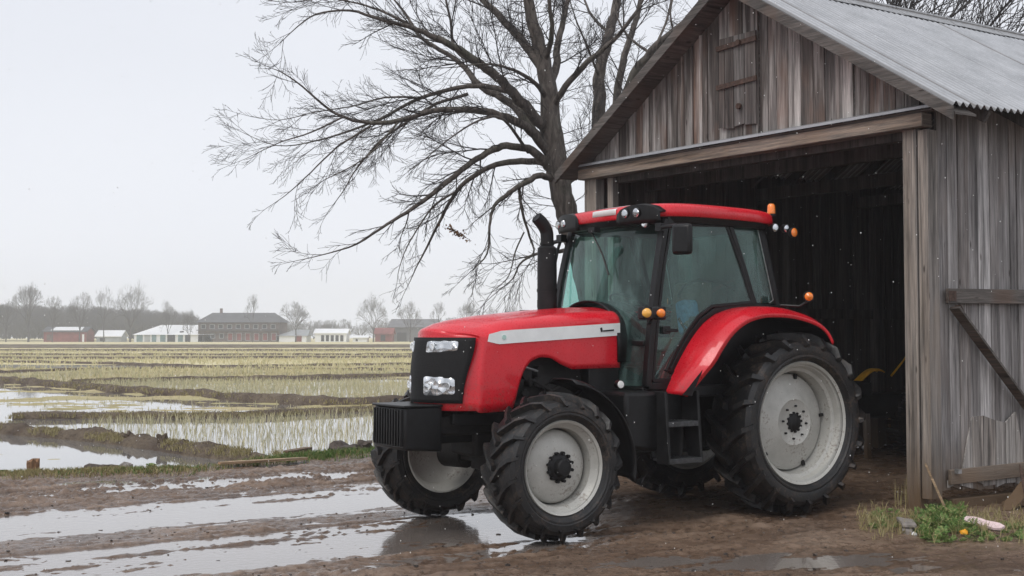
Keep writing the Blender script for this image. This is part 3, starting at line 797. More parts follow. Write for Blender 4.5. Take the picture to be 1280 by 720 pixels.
stick('fallen_board', bl(-.30, .75, .06), bl(-.22, 1.9, .10), .12, .05, M['wood_old'], 'rotten board lying flat along the barn sill', 'board')
stick('thin_stick', bl(-.22, .02, .02), bl(-.04, -.05, .48), .018, .018, M['wood_fresh'], 'thin pale stick leaning on the corner post of the barn', 'stick')
stick('thin_stick', bl(-.62, .62, .06), bl(-.26, 1.05, .42), .02, .02, M['rust'], 'reddish stick slanting up in front of the rotten sill', 'stick')
def dep(u, v, z): return g(u, v, z)
p1 = g(1206, 648, .09); p2 = g(1254, 660, .05)
stick('painted_board', p1, p2, .10, .02, M['wp'] if 'wp' in M else m_simple('faded_pink_paint', (.72, .56, .56), .6, nscale=30, namt=.2), 'short board with flaking pink and white paint lying on the weeds', 'board', up=(0, -.5, 1))

def rock(name, c, sx, sy, sz, mat, label, cat, seed, rz=0, rough=.25, group=None):
    bm = bmesh.new(); bmesh.ops.create_icosphere(bm, subdivisions=3, radius=1)
    for v_ in bm.verts:
        k = 1 + rough * mnoise.noise(v_.co * 1.6 + Vector((seed, 0, 0))) + rough * .4 * mnoise.noise(v_.co * 5 + Vector((seed, 0, 0)))
        v_.co = Vector((v_.co.x * k * sx, v_.co.y * k * sy, max(-.3, v_.co.z) * k * sz))
        v_.co.rotate(Matrix.Rotation(rz, 3, 'Z'))
    me = bpy.data.meshes.new(name); bm.to_mesh(me); bm.free(); me.materials.append(mat)
    me.polygons.foreach_set('use_smooth', [True] * len(me.polygons)); me.set_sharp_from_angle(angle=R(30))
    o = bpy.data.objects.new(name, me); COL.objects.link(o); o.location = c; return tag(o, label, cat, group)
M['stone'] = m_simple('grey_stone', (.24, .215, .195), .7, nscale=14, namt=.35, bump=.5)
def slab(name, pts, z, th_, label, cat, mat):
    P = [g(u, v, z) for u, v in pts]; c = sum(P, Vector()) / len(P); mb = MB()
    mb.prism([p - c for p in P], Vector((0, 0, -th_))); return tag(mb.build(name, mat, loc=c, bevel=.012), label, cat)
slab('flat_stone', [(1120, 645), (1142, 649), (1146, 655), (1128, 654)], .10, .04, 'flat grey stone slab lying on top of another by the barn post', 'stone', M['stone'])
slab('flat_stone', [(1126, 652), (1143, 655), (1140, 664), (1128, 661)], .055, .10, 'grey stone block under the flat slab by the barn post', 'stone', M['stone'])
rock('orange_fruit', g(1205, 666, .05), .035, .03, .03, m_simple('orange_skin', (.85, .38, .02), .5), 'small orange yellow scrap lying in the weeds', 'scrap', 3)
rock('white_scrap', g(1143, 668, .03), .022, .018, .02, M['white'], 'tiny white scrap beside the green weeds', 'scrap', 4)

# weeds
rs2 = random.Random(4)
def ground_z(x, y): return float(yard_h(np.array([x]), np.array([y]))[0])
def fern(mb, c, n, size, rs):
    for _ in range(n):
        a = rs.uniform(0, 6.283); el = rs.uniform(.25, 1.2); L_ = size * rs.uniform(.5, 1)
        d = Vector((math.cos(a) * math.cos(el), math.sin(a) * math.cos(el), math.sin(el))); sd = Vector((-math.sin(a), math.cos(a), 0)); k = 7
        for i in range(1, k):
            t_ = i / k; p = c + d * L_ * t_ - Vector((0, 0, .35 * L_ * t_ * t_)); w_ = L_ * .33 * (1 - t_ * .75)
            for s_ in (-1, 1):
                q = p + sd * s_ * w_ + d * w_ * .5; m_ = p.lerp(q, .55) + Vector((0, 0, w_ * .12)); e_ = d * w_ * .20
                mb.add([p, m_ - e_, q, m_ + e_], [(0, 1, 2, 3)])
mb = MB(); mbg = MB()
for i in range(150):
    u_ = rs2.gauss(1180, 14) if i < 75 else rs2.uniform(1150, 1290); v_ = rs2.gauss(652, 7) if i < 75 else rs2.uniform(652, 676)
    p = g(u_, v_, .03); fern(mb, Vector((p.x, p.y, ground_z(p.x, p.y))), 7, .20 if i < 75 else .10, rs2)
for i in range(50):
    p = g(rs2.uniform(1088, 1125), rs2.uniform(640, 662), .02); fern(mb, Vector((p.x, p.y, ground_z(p.x, p.y))), 5, .10, rs2)
tag(mb.build('weeds', M['grass']), 'feathery green weeds growing at the foot of the barn corner', 'weeds', kind='stuff')
for i in range(420):
    p = g(rs2.uniform(1075, 1300), rs2.gauss(658, 8), .0); blades(mbg, Vector((p.x, p.y, ground_z(p.x, p.y))), 4, .03, .12, .04, rs2, .003, .8)
for i in range(16):
    p = g(rs2.uniform(1120, 1145), rs2.uniform(630, 640), .0); blades(mbg, Vector((p.x, p.y, ground_z(p.x, p.y))), 3, .1, .3, .05, rs2, .003, .5)
tag(mbg.build('weed_grass', M['drygrass']), 'dry grass stems mixed with the weeds at the barn corner', 'grass', kind='stuff')

# ------------------------------------------------------------------ machine inside the barn (yellow arm, black tyre)
mp = g(1104, 571, 0); 
mach = empty('cultivator', mp, R(200), 'dark cultivator with a curved yellow guard parked deep inside the barn', 'farm machine')
mb = MB(); prof = [(-.12, .24), (-.16, .38), (-.13, .47), (0, .49), (.13, .47), (.16, .38), (.12, .24)]
mb.lathe(prof, (-.55, .15, .49), (.25, 1, 0), 40, close=True)
for k in range(26):
    a = k / 26 * 6.283; 
    c = Vector((-.55, .15, .49)) + Vector((math.cos(a), 0, math.sin(a))) * .49; mb.box(c, (.05, .28, .06), rot=Matrix.Rotation(-a, 3, 'Y'))
mb.build('tyre', M['tyre'], mach, smooth=40)
mb = MB(); mb.lathe([(-.06, .02), (-.06, .10), (-.02, .22), (.02, .25)], (-.55, .1, .49), (.25, 1, 0), 32); mb.build('rim', M['grime'], mach, smooth=40)
mb = MB(); mb.box((.15, .0, .72), (.85, .42, .34)); mb.box((.45, 0, .95), (.35, .32, .22)); mb.build('engine', M['matt'], mach, bevel=.04)
mb = MB(); pr = []
for i in range(13):
    t_ = i / 12; x = .42 - t_ * .40; z = 1.05 + .16 * math.sin(t_ * 2.2)
    pr.append([Vector((x, -.09, z)), Vector((x, -.05, z + .02)), Vector((x, .05, z + .02)), Vector((x, .09, z))])
mb.grid(pr); mb.build('guard', M['yellow'], mach, solid=.015, smooth=50)
mb = MB(); mb.tube([(-.15, 0, 1.12), (-.33, 0, 1.30), (-.52, 0, 1.52)], [.016, .014, .008], 8); mb.build('handle', M['yellow'], mach, smooth=50)
for y in (-.2, .2):
    mb = MB(); mb.bar((.40, y, .0), (.42, y, .62), .07, .07); mb.build('leg', M['wood_post'], mach)
stick('pale_block', mp + Vector((.25, .25, .35)), mp + Vector((.25, .25, .72)), .16, .08, M['wood_fresh'], 'pale timber block standing behind the machine in the barn', 'block', up=(0, 1, 0))
# ================================================================== TREES
def smooth_path(pts, n=4):
    P = [Vector(p) for p in pts]; out = []
    for i in range(len(P) - 1):
        p0 = P[max(i - 1, 0)]; p1 = P[i]; p2 = P[i + 1]; p3 = P[min(i + 2, len(P) - 1)]
        for k in range(n):
            t = k / n; out.append(.5 * ((2 * p1) + (p2 - p0) * t + (2 * p0 - 5 * p1 + 4 * p2 - p3) * t * t + (3 * p1 - p0 - 3 * p2 + p3) * t ** 3))
    out.append(P[-1]); return out
def rvec(rs): return Vector((rs.gauss(0, 1), rs.gauss(0, 1), rs.gauss(0, 1))).normalized()
def twig(mb, p, d, L_, r0, lvl, rs, up=.12, dens=1.0, rmin=.0022, curl=.25, cap=14):
    n = 6 if lvl >= 2 else (4 if lvl == 1 else 3); sides = 5 if lvl >= 3 else (4 if lvl == 2 else 3)
    pts = [p.copy()]; q = p.copy(); dd = d.copy(); bend = rvec(rs) * curl * rs.uniform(.6, 2.0)
    for i in range(n):
        dd = (dd + bend / n + rvec(rs) * .10 + Vector((0, 0, up / n))).normalized(); q = q + dd * (L_ / n); pts.append(q.copy())
    rad = [max(rmin, r0 * (1 - .8 * i / n)) for i in range(n + 1)]
    mb.tube(pts, rad, sides, cap=False)
    if lvl > 0:
        cnt = max(2, int(L_ * dens * {3: 8, 2: 11, 1: 16}.get(lvl, 10))); cnt = min(cnt, cap)
        for k in range(cnt):
            t = (k + rs.uniform(.3, 1)) / (cnt + .3); t = .12 + .86 * min(t, 1); i = min(n - 1, int(t * n)); f = t * n - i
            b = pts[i].lerp(pts[i + 1], min(1, f)); ax = (pts[i + 1] - pts[i]).normalized()
            sd = ax.cross(rvec(rs)).normalized(); a = rs.uniform(.32, .75)
            nd = (ax * math.cos(a) + sd * math.sin(a)).normalized()
            twig(mb, b, nd, L_ * rs.uniform(.32, .62) * (1.15 - .5 * t), r0 * .5, lvl - 1, rs, up, dens, rmin, curl, cap)
def limb(tb, tw, pts, rs, d0=.13, lvl=2, tl=(.45, 1.15), start=.12, up=.12, side=None):
    """pts: (px, py, worldY, radius)"""
    P = smooth_path([at(a, b, c) for a, b, c, _ in pts]); n = 4
    rr = [x[3] * THK for x in pts]; rad = []
    for i in range(len(P)):
        k = min(int(i / n), len(rr) - 2); f = i / n - k; rad.append(rr[k] * (1 - f) + rr[k + 1] * f)
    P2 = [p + rvec(rs) * r_ * .25 for p, r_ in zip(P, rad)]
    tb.tube(P2, rad, 10 if rr[0] > .05 else 7)
    L_ = 0; tot = sum((b - a).length for a, b in zip(P2[:-1], P2[1:])); nxt = tot * start
    for i, (a, b) in enumerate(zip(P2[:-1], P2[1:])):
        s = (b - a).length
        while nxt < L_ + s:
            t = (nxt - L_) / s; p = a.lerp(b, t); ax = (b - a).normalized(); sd = ax.cross(rvec(rs)).normalized()
            ang = rs.uniform(.32, .85); fr = nxt / tot
            nd = (ax * math.cos(ang) + sd * math.sin(ang))
            Lt = rs.uniform(*tl) * (1.0 - .45 * fr) ; Lt *= 1 if rs.random() < .6 else .55
            twig(tw, p, nd.normalized(), Lt, max(.004, min(.012, rad[i] * .4)), lvl if Lt > .5 else lvl - 1, rs, up)
            nxt += d0 * rs.uniform(.6, 1.5)
        L_ += s
    e = (P2[-1] - P2[-2]).normalized(); twig(tw, P2[-1], e, .45, rad[-1], 2, rs, up)

rs = random.Random(31); YT = 16.8; THK = .86
tree = empty('bare_tree', g(737, 590) * 1.0, 0, 'large bare tree arching over the field beside the left corner of the barn', 'tree')
tree.location = (at(752, 585, YT).x, YT, 0); off = tree.location.copy()
tr = MB(); lb = MB(); tw = MB()
trunk = [(756, 600, YT, .21), (750, 480, YT, .18), (740, 385, YT, .165), (728, 333, YT, .16), (719, 302, YT, .158), (711, 275, YT, .155), (703, 245, YT, .155), (697, 215, YT, .155), (691, 170, YT, .15), (686, 120, YT, .13), (681, 85, YT, .11), (672, 50, YT, .095), (663, 15, YT, .08), (655, -40, YT, .065), (650, -110, YT, .04)]
P = smooth_path([at(a, b, c) for a, b, c, _ in trunk]); rr = [x[3] for x in trunk]
rad = [rr[min(int(i / 4), len(rr) - 2)] * (1 - (i / 4 - min(int(i / 4), len(rr) - 2))) + rr[min(int(i / 4), len(rr) - 2) + 1] * (i / 4 - min(int(i / 4), len(rr) - 2)) for i in range(len(P))]
tr.tube([p + rvec(rs) * .012 for p in P], rad, 18)
Y0 = YT
LM = [
 [(687, 211, 0, .075), (671, 192, -.1, .07), (646, 183, -.3, .06), (621, 185, -.5, .055), (596, 199, -.6, .048), (571, 218, -.8, .042), (540, 242, -.9, .036), (515, 261, -1.0, .03), (484, 280, -1.2, .022), (446, 305, -1.3, .014), (405, 318, -1.4, .008), (380, 324, -1.4, .005)],
 [(686, 205, 0, .06), (652, 201, .2, .055), (621, 205, .3, .046), (590, 221, .5, .04), (571, 239, .6, .034), (552, 272, .7, .026), (534, 308, .8, .018), (520, 335, .9, .01), (512, 353, .9, .006)],
 [(571, 239, .6, .022), (545, 255, .5, .018), (527, 278, .4, .014), (508, 310, .3, .01), (499, 336, .3, .006)],
 [(693, 226, 0, .06), (677, 219, -.3, .052), (659, 227, -.5, .044), (637, 241, -.6, .036), (618, 258, -.7, .028), (612, 283, -.8, .02), (609, 317, -.9, .013), (590, 338, -.9, .006)],
 [(648, 233, -.5, .028), (650, 248, -.4, .025), (653, 266, -.4, .023), (662, 295, -.3, .019), (667, 316, -.3, .014), (650, 323, -.3, .010), (625, 328, -.3, .006)],
 [(722, 312, -.1, .04), (700, 314, -.2, .034), (685, 316, -.2, .03), (668, 318, -.3, .022), (650, 330, -.4, .016), (641, 348, -.4, .011), (620, 366, -.4, .006)],
 [(655, 290, -.4, .014), (644, 315, -.4, .012), (636, 345, -.5, .008), (618, 362, -.5, .005)],
 [(688, 168, 0, .105), (664, 141, -.2, .09), (634, 108, -.4, .08), (608, 85, -.5, .07), (575, 62, -.7, .058), (542, 46, -.8, .048), (519, 36, -.9, .038), (477, 25, -1.1, .026), (437, 13, -1.2, .018), (395, 18, -1.3, .012), (370, 35, -1.3, .008), (352, 52, -1.3, .005)],
 [(530, 41, -.85, .03), (490, 20, -.8, .022), (457, 7, -.8, .016), (410, -2, -.8, .01), (360, 3, -.7, .006), (322, -2, -.7, .004)],
 [(690, 178, 0, .09), (674, 172, .1, .085), (641, 131, .4, .07), (601, 108, .6, .058), (575, 79, .8, .046), (549, 62, .9, .038), (523, 43, 1.0, .03), (506, 16, 1.1, .022), (490, -4, 1.1, .014)],
 [(692, 192, 0, .09), (676, 180, -.1, .08), (657, 158, -.3, .072), (624, 144, -.5, .06), (585, 137, -.7, .05), (542, 139, -.8, .042), (510, 148, -.9, .036), (464, 154, -1.0, .03), (418, 141, -1.1, .02), (378, 108, -1.2, .013), (355, 92, -1.3, .008), (339, 85, -1.3, .005)],
 [(645, 120, -.25, .05), (628, 112, -.1, .045), (595, 107, .2, .042), (559, 113, .4, .036), (516, 127, .6, .03), (477, 148, .8, .025), (444, 161, .9, .02), (395, 176, 1.1, .013), (346, 182, 1.2, .008), (300, 164, 1.3, .004)],
 [(585, 118, .3, .03), (545, 130, .2, .026), (510, 152, .1, .022), (477, 175, 0, .018), (444, 213, -.1, .012), (431, 236, -.1, .008), (415, 258, -.1, .005)],
 [(464, 157, -1.0, .02), (440, 172, -1.0, .017), (421, 184, -1.0, .014), (388, 216, -1.1, .010), (362, 240, -1.1, .007), (340, 256, -1.1, .004)],
 [(520, 122, .6, .02), (480, 122, .8, .016), (440, 133, .9, .012), (395, 140, .9, .009), (350, 150, .9, .006), (318, 146, .9, .004)],
 [(600, 83, -.5, .035), (569, 62, -.3, .03), (563, 25, -.1, .022), (556, -10, 0, .016), (552, -60, 0, .008)],
 [(682, 88, 0, .085), (672, 78, 0, .08), (651, 49, .2, .07), (624, 20, .4, .06), (601, -2, .5, .05), (565, -30, .7, .036), (520, -60, .8, .02)],
 [(686, 125, 0, .05), (670, 105, -.3, .036), (654, 93, -.5, .03), (628, 83, -.7, .022), (600, 80, -.8, .014), (570, 84, -.9, .008)],
 [(684, 110, 0, .08), (694, 90, .3, .07), (697, 60, .5, .06), (704, 25, .6, .05), (712, -10, .7, .04), (722, -70, .8, .02)],
 [(692, 135, 0, .06), (706, 108, -.3, .052), (735, 77, -.5, .045), (765, 52, -.7, .036), (796, 14, -.9, .026), (815, -30, -1, .015)],
 [(681, 80, 0, .05), (690, 40, -.4, .04), (686, 0, -.6, .03), (690, -60, -.6, .015)],
 [(660, 190, -.2, .03), (630, 150, -.9, .022), (600, 150, -1.4, .016), (560, 175, -1.8, .010), (530, 200, -2.0, .006)],
 [(500, 150, -.9, .018), (470, 185, -1.2, .014), (445, 205, -1.4, .010), (405, 225, -1.5, .006)],
 [(430, 146, -1.1, .016), (390, 165, -1.3, .012), (350, 178, -1.4, .008), (312, 196, -1.5, .004)],
 [(700, 240, 0, .045), (722, 215, .5, .03), (735, 190, .9, .02), (742, 150, 1.1, .012)],
]
for i, L_ in enumerate(LM):
    small = L_[0][3] < .032
    limb(lb, tw, [(a, b, Y0 + dy, r_) for a, b, dy, r_ in L_], rs, d0=.17 if not small else .15, tl=(.4, 1.65) if not small else (.3, 1.1), start=.22 if not small else .1, up=-.05 if L_[0][1] > 200 else .10)
for k in range(60):   # twigs straight off the trunk
    i = rs.randrange(22, len(P) - 2); d = Vector((rs.gauss(0, 1), rs.gauss(0, 1), .3)).normalized(); twig(tw, P[i] + d * rad[i] * .8, d, rs.uniform(.3, .9), .007, 2, rs)
def shift(mb, off): mb.v = [(x - off.x, y - off.y, z - off.z) for x, y, z in mb.v]; return mb
shift(tr, off).build('trunk', M['bark'], tree, smooth=0)
shift(lb, off).build('limbs', M['bark'], tree, smooth=0)
shift(tw, off).build('twigs', M['twig'], tree, smooth=0)
print('tree verts', len(tw.v))

# second tree behind the barn
Y2 = 19.5; o2 = at(752, 560, Y2); o2.z = 0
tree2 = empty('bare_tree', o2, 0, 'bare many limbed tree standing behind the roof of the barn', 'tree')
lb = MB(); tw = MB(); tr = MB()
tk = smooth_path([at(752, 560, Y2), at(749, 400, Y2), at(750, 250, Y2), at(750, 165, Y2)]); tr.tube(tk, [.24 - .08 * i / (len(tk) - 1) for i in range(len(tk))], 14)
LM2 = [
 [(750, 190, 0, .19), (748, 120, 0, .165), (752, 80, 0, .14), (762, 40, .1, .125), (772, 0, .2, .11), (780, -60, .3, .07)],
 [(752, 300, 0, .16), (768, 200, .4, .13), (771, 125, .6, .11), (781, 70, .7, .09), (790, 40, .8, .08), (801, 0, 1, .065), (812, -60, 1, .04)],
 [(755, 270, 0, .14), (778, 160, -.3, .12), (786, 105, -.5, .11), (815, 64, -.7, .095), (845, 38, -.9, .08), (876, 12, -1.1, .06), (910, -20, -1.3, .04)],
 [(812, 66, -.7, .04), (790, 50, -.5, .03), (775, 30, -.4, .022), (768, 5, -.3, .012)],
 [(842, 40, -.9, .03), (838, 15, -1, .022), (845, -20, -1, .012)],
 [(762, 42, .1, .045), (740, 20, .4, .035), (728, -8, .6, .025), (715, -50, .8, .012)],
 [(820, 58, -.7, .035), (835, 20, -.4, .026), (842, -20, -.2, .014)],
 [(750, 100, 0, .035), (735, 60, -.4, .028), (722, 30, -.7, .02), (712, 0, -.9, .010)],
]
THK = .66
for L_ in LM2: limb(lb, tw, [(a, b, Y2 + dy, r_) for a, b, dy, r_ in L_], rs, d0=.20, tl=(.5, 1.5), start=.35)
shift(tr, o2).build('trunk', M['bark'], tree2, smooth=0); shift(lb, o2).build('limbs', M['bark'], tree2, smooth=0); shift(tw, o2).build('twigs', M['twig'], tree2, smooth=0)

# third tree seen over the ridge at the right
for (cx, label, seed, top, Yd) in ((1165, 'bare tree whose top shows over the right end of the barn ridge', 5, -5, 34), (1075, 'bare tree whose twigs show above the middle of the barn roof', 8, -38, 30)):
    o3 = at(cx, 420, Yd); o3.z = 0; t3 = empty('bare_tree', o3, 0, label, 'tree')
    lb = MB(); tw = MB(); r3 = random.Random(seed)
    z1 = at(cx, 120, Yd).z; lb.tube([o3, Vector((o3.x + .1, Yd, z1 * .5)), Vector((o3.x, Yd, z1))], [.35, .28, .2], 12)
    for k in range(8):
        a = k / 8 * 6.283; el = r3.uniform(.6, 1.1); d = Vector((math.cos(a) * math.cos(el), math.sin(a) * math.cos(el), math.sin(el))); p = Vector((o3.x, Yd, z1 * r3.uniform(.8, 1)))
        zt = at(cx, top, Yd).z; L_ = (zt - p.z) * r3.uniform(.8, 1.1) / max(.55, d.z)
        twig(tw, p, d, L_, .05, 2, r3, .1, .35, .007)
    shift(lb, o3).build('trunk', M['bark'], t3, smooth=0); shift(tw, o3).build('limbs', M['twig'], t3, smooth=0)

# dead leaves caught in the twigs
mb = MB(); cl = at(571, 291, 16.1)
for i in range(110):
    p = Vector((rs.gauss(0, .075), rs.gauss(0, .03), 0)); p.z = -p.x * .55 + rs.gauss(0, .022); a = rvec(rs) * rs.uniform(.02, .045); b = a.cross(rvec(rs)).normalized() * .018
    mb.add([p, p + a * .5 + b, p + a, p + a * .5 - b], [(0, 1, 2, 3)])
tag(mb.build('dead_leaves', M['leaf_brown'], loc=cl), 'clump of brown dead leaves caught in the bare branches', 'leaves')

# ------------------------------------------------------------------ far trees
def far_tree_mesh(seed, shape, depth=8):
    r3 = random.Random(seed); tr = MB(); tw = MB()
    hz = {'round': .26, 'tall': .30, 'scrub': .10}[shape]
    tr.tube([(0, 0, -.02), (.004, 0, hz * .4), (0, .004, hz * .8), (.002, 0, hz)], [.026, .020, .016, .014], 8)
    def grow(p, d, L_, r_, k):
        q = p; dd = d; pts = [p]
        for _ in range(2):
            dd = (dd + rvec(r3) * .13 + Vector((0, 0, .03))).normalized(); q = q + dd * (L_ / 2); pts.append(q)
        tw.tube(pts, [r_, r_ * .85, r_ * .72], 4 if k > 4 else 3, cap=False)
        if k == 0: return
        n = 2 if r3.random() < (.72 if k > 2 else .5) else 3; ax = dd.cross(rvec(r3)).normalized(); a0 = r3.uniform(0, 6.28)
        for c in range(n):
            a = a0 + c * 6.283 / n; sd = (Matrix.Rotation(a, 3, dd) @ ax).normalized(); sp = r3.uniform(.25, .62) * (1 if c else .7)
            grow(q, (dd * math.cos(sp) + sd * math.sin(sp)).normalized(), L_ * r3.uniform(.70, .88), max(.00075 if depth > 6 else .0022, r_ * .70), k - 1)
    nl = {'round': 5, 'tall': 3, 'scrub': 6}[shape]
    for c in range(nl):
        a = c * 6.283 / nl + r3.uniform(-.4, .4); el = {'round': r3.uniform(.75, 1.25), 'tall': r3.uniform(1.05, 1.4), 'scrub': r3.uniform(.5, 1.2)}[shape]
        grow(Vector((0, 0, hz * r3.uniform(.7, 1))), Vector((math.cos(a) * math.cos(el), math.sin(a) * math.cos(el), math.sin(el))), r3.uniform(.15, .19), .011, depth - 1)
    zm = max(v[2] for v in tw.v); wm = max(max(abs(v[0]), abs(v[1])) for v in tw.v)
    tw.v = [(x / wm * .5, y / wm * .5, z / zm if z > hz else z * 1.0 if z < hz * .7 else z + (z / zm - z) * (z - hz * .7) / (hz * .3)) for x, y, z in tw.v]
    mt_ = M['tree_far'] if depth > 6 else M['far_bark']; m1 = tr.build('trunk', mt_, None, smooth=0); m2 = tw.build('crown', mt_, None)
    me = (m1.data, m2.data); bpy.data.objects.remove(m1); bpy.data.objects.remove(m2); return me
FT = {'round': [far_tree_mesh(k_, 'round') for k_ in (1, 2, 3, 8, 9)], 'tall': [far_tree_mesh(4, 'tall'), far_tree_mesh(5, 'tall')], 'scrub': [far_tree_mesh(6, 'scrub'), far_tree_mesh(7, 'scrub')]}
FD = 300
def far_pt(u, d=FD): return Vector(((u - 640) / F_PX * d, d, PZ))
def far_tree(u, vtop, wpx, shape, i, label, d=FD):
    h_ = (427 - vtop) / F_PX * d; w_ = wpx / F_PX * d
    me = FT[shape][i % len(FT[shape])]; o = empty('bare_tree', far_pt(u, d), i * 1.7, label, 'tree', 'bare trees along the far edge of the fields')
    for m_, nm in zip(me, ('trunk', 'crown')):
        c = bpy.data.objects.new(nm, m_); COL.objects.link(c); c.parent = o
    sx = w_ * 1.1
    o.scale = (sx, sx, h_)
FTL = [
 (36, 350, 55, 'round', 0, 'tall bare tree at the far left edge of the picture, left of the red shed'),
 (8, 372, 34, 'round', 1, 'hazy bare tree cut by the left edge of the picture'),
 (66, 368, 30, 'tall', 0, 'slim bare tree rising just behind the left end of the red shed'),
 (100, 362, 34, 'round', 2, 'hazy bare tree right behind the right end of the red shed'),
 (130, 354, 32, 'tall', 1, 'bare tree close on the left of the tallest far tree'),
 (163, 348, 50, 'round', 3, 'tallest far bare tree with a forked trunk behind the long white shed'),
 (210, 373, 26, 'round', 4, 'small bare tree standing over the roof of the long white shed'),
 (237, 383, 18, 'scrub', 5, 'low hazy tree at the left corner of the brick building'),
 (316, 366, 20, 'tall', 6, 'bare tree poking above the roof of the brick building'),
 (370, 374, 42, 'round', 7, 'spreading bare tree just right of the brick building'),
 (467, 363, 42, 'round', 8, 'round topped bare tree left of the tractor in front of the dark barn roofs'),
 (513, 374, 38, 'round', 9, 'bare tree just above the front end of the tractor hood'),
 (548, 376, 22, 'tall', 10, 'slim hazy bare tree above the tractor hood'),
 (586, 372, 30, 'round', 11, 'hazy bare tree above the middle of the tractor hood'),
 (617, 381, 24, 'round', 12, 'low hazy bare tree left of the last one before the exhaust pipe'),
 (641, 377, 26, 'round', 13, 'hazy bare tree nearest the exhaust pipe of the tractor'),
]
for i, a in enumerate(FTL): far_tree(*a, d=FD - (i % 3) * 4)
# the far wood behind them, one mass
mv = []; wood = MB()
base = far_tree_mesh(16, 'scrub', 6)[1]; base2 = far_tree_mesh(17, 'scrub', 6)[1]
import itertools
src = []
for m_ in (base, base2):
    co = np.empty(len(m_.vertices) * 3, np.float32); m_.vertices.foreach_get('co', co); co = co.reshape(-1, 3)
    fs = [tuple(p.vertices) for p in m_.polygons]; src.append((co, fs))
nrep = 0; Vs = []; Fs = []; nb = 0
for k in range(620):
    u = rs.uniform(-140, 1000) if k < 300 else rs.uniform(-60, 250); 
    hp = np.interp(u, [-140, 0, 60, 230, 250, 380, 660, 1000], [48, 48, 46, 38, 26, 28, 30, 30]) * rs.uniform(.65, 1.05)
    d = FD + rs.uniform(25, 80); h_ = hp / F_PX * d; co, fs = src[k % 2]; w_ = h_ * rs.uniform(.9, 1.4); a = rs.uniform(0, 6.28)
    q = co.copy(); x = q[:, 0] * math.cos(a) - q[:, 1] * math.sin(a); y = q[:, 0] * math.sin(a) + q[:, 1] * math.cos(a)
    p = far_pt(u, d); V_ = np.stack([x * w_ + p.x, y * w_ + p.y, q[:, 2] * h_ + p.z], 1); Vs.append(V_)
    if k < 2: print('src faces', len(fs))
    Fs.append((fs, nb)); nb += len(co)
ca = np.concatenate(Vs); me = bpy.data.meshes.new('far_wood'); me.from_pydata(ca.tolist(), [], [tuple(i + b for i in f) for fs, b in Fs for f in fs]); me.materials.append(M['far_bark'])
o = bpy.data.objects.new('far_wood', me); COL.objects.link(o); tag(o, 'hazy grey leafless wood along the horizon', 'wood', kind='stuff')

# ------------------------------------------------------------------ far buildings
M['farwhite'] = m_simple('white_sheet_roof', (.80, .81, .82), .6, nscale=.2, namt=.06)
M['farred'] = m_simple('dull_red_boards', (.22, .06, .055), .8, nscale=.8, namt=.3)
M['fardark'] = m_simple('dark_shingle_roof', (.085, .087, .095), .8, nscale=.5, namt=.25)
M['farbrick'] = m_simple('old_brick', (.14, .105, .10), .9, nscale=.9, namt=.4)
M['fargrey'] = m_simple('grey_panel', (.35, .37, .38), .7, nscale=.6, namt=.2)
M['farteal'] = m_simple('blue_green_sheet', (.16, .25, .27), .5, nscale=.6, namt=.3)
M['fargrey2'] = m_simple('grey_barn_boards', (.13, .13, .14), .8, nscale=.6, namt=.25)
M['fargap'] = m_simple('dark_opening', (.03, .032, .035), .8)
def gable_house(name, label, cat, u0, u1, veave, vtop, depth, wall, roofm, hip=0, ridge=(0, 1), over=.4, d=FD, th_=.15):
    x0 = (u0 - 640) / F_PX * d; x1 = (u1 - 640) / F_PX * d; he = (427 - veave) / F_PX * d; ht = (427 - vtop) / F_PX * d
    b = empty(name, (x0, d, PZ), 0, label, cat); L_ = x1 - x0
    mb = MB(); mb.box((L_ / 2, depth / 2, he / 2), (L_, depth, he))
    if not hip and ridge == (0, 1):
        for x in (0.005, L_ - .255): mb.prism([(x, 0.01, he - .01), (x, depth - .01, he - .01), (x, depth / 2, ht - .1)], Vector((.25, 0, 0)))
    mb.build('wall', wall, b)
    mb = MB(); r0 = L_ * ridge[0] + hip; r1 = L_ * ridge[1] - hip; o_ = over
    A = [(-o_, -o_, he - .1), (L_ + o_, -o_, he - .1), (L_ + o_, depth + o_, he - .1), (-o_, depth + o_, he - .1)]
    Rg = [(r0 - (0 if hip else o_), depth / 2, ht), (r1 + (0 if hip else o_), depth / 2, ht)]
    if hip or ridge != (0, 1):
        mb.add(A + Rg, [(0, 1, 5, 4), (1, 2, 5), (2, 3, 4, 5), (3, 0, 4), (3, 2, 1, 0)])
    else:
        for (a_, b_, c_, d_) in ((A[0], A[1], Rg[1], Rg[0]), (A[2], A[3], Rg[0], Rg[1])):
            mb.prism([a_, b_, c_, d_], Vector((0, 0, th_)))
    mb.build('roof', roofm, b); return b, L_, he, ht
def opening(b, x, z, w_, h_, mat, name='window', y=-.03, frame=None):
    mb = MB(); mb.box((x, y, z), (w_, .10, h_)); o = mb.build(name, mat, b)
    if frame:
        mb = MB(); t_ = .12
        for (cx, cz, sx, sz) in ((x, z + h_ / 2 + t_ / 2, w_ + 2 * t_, t_), (x, z - h_ / 2 - t_ / 2, w_ + 2 * t_, t_), (x - w_ / 2 - t_ / 2, z, t_, h_), (x + w_ / 2 + t_ / 2, z, t_, h_)): mb.box((cx, y - .05, cz), (sx, .12, sz))
        mb.build('frame', frame, o)
    return o
b, L_, he, ht = gable_house('red_shed', 'small dull red shed with a snowy white patch on its roof', 'shed', 55, 108, 414, 408.5, 6, M['farred'], M['fardark'])
opening(b, 1.4, 1.1, 1.2, 1.5, M['farbrick'], 'door'); opening(b, L_ - .7, 1.0, .5, 1.9, M['farwhite'], 'door')
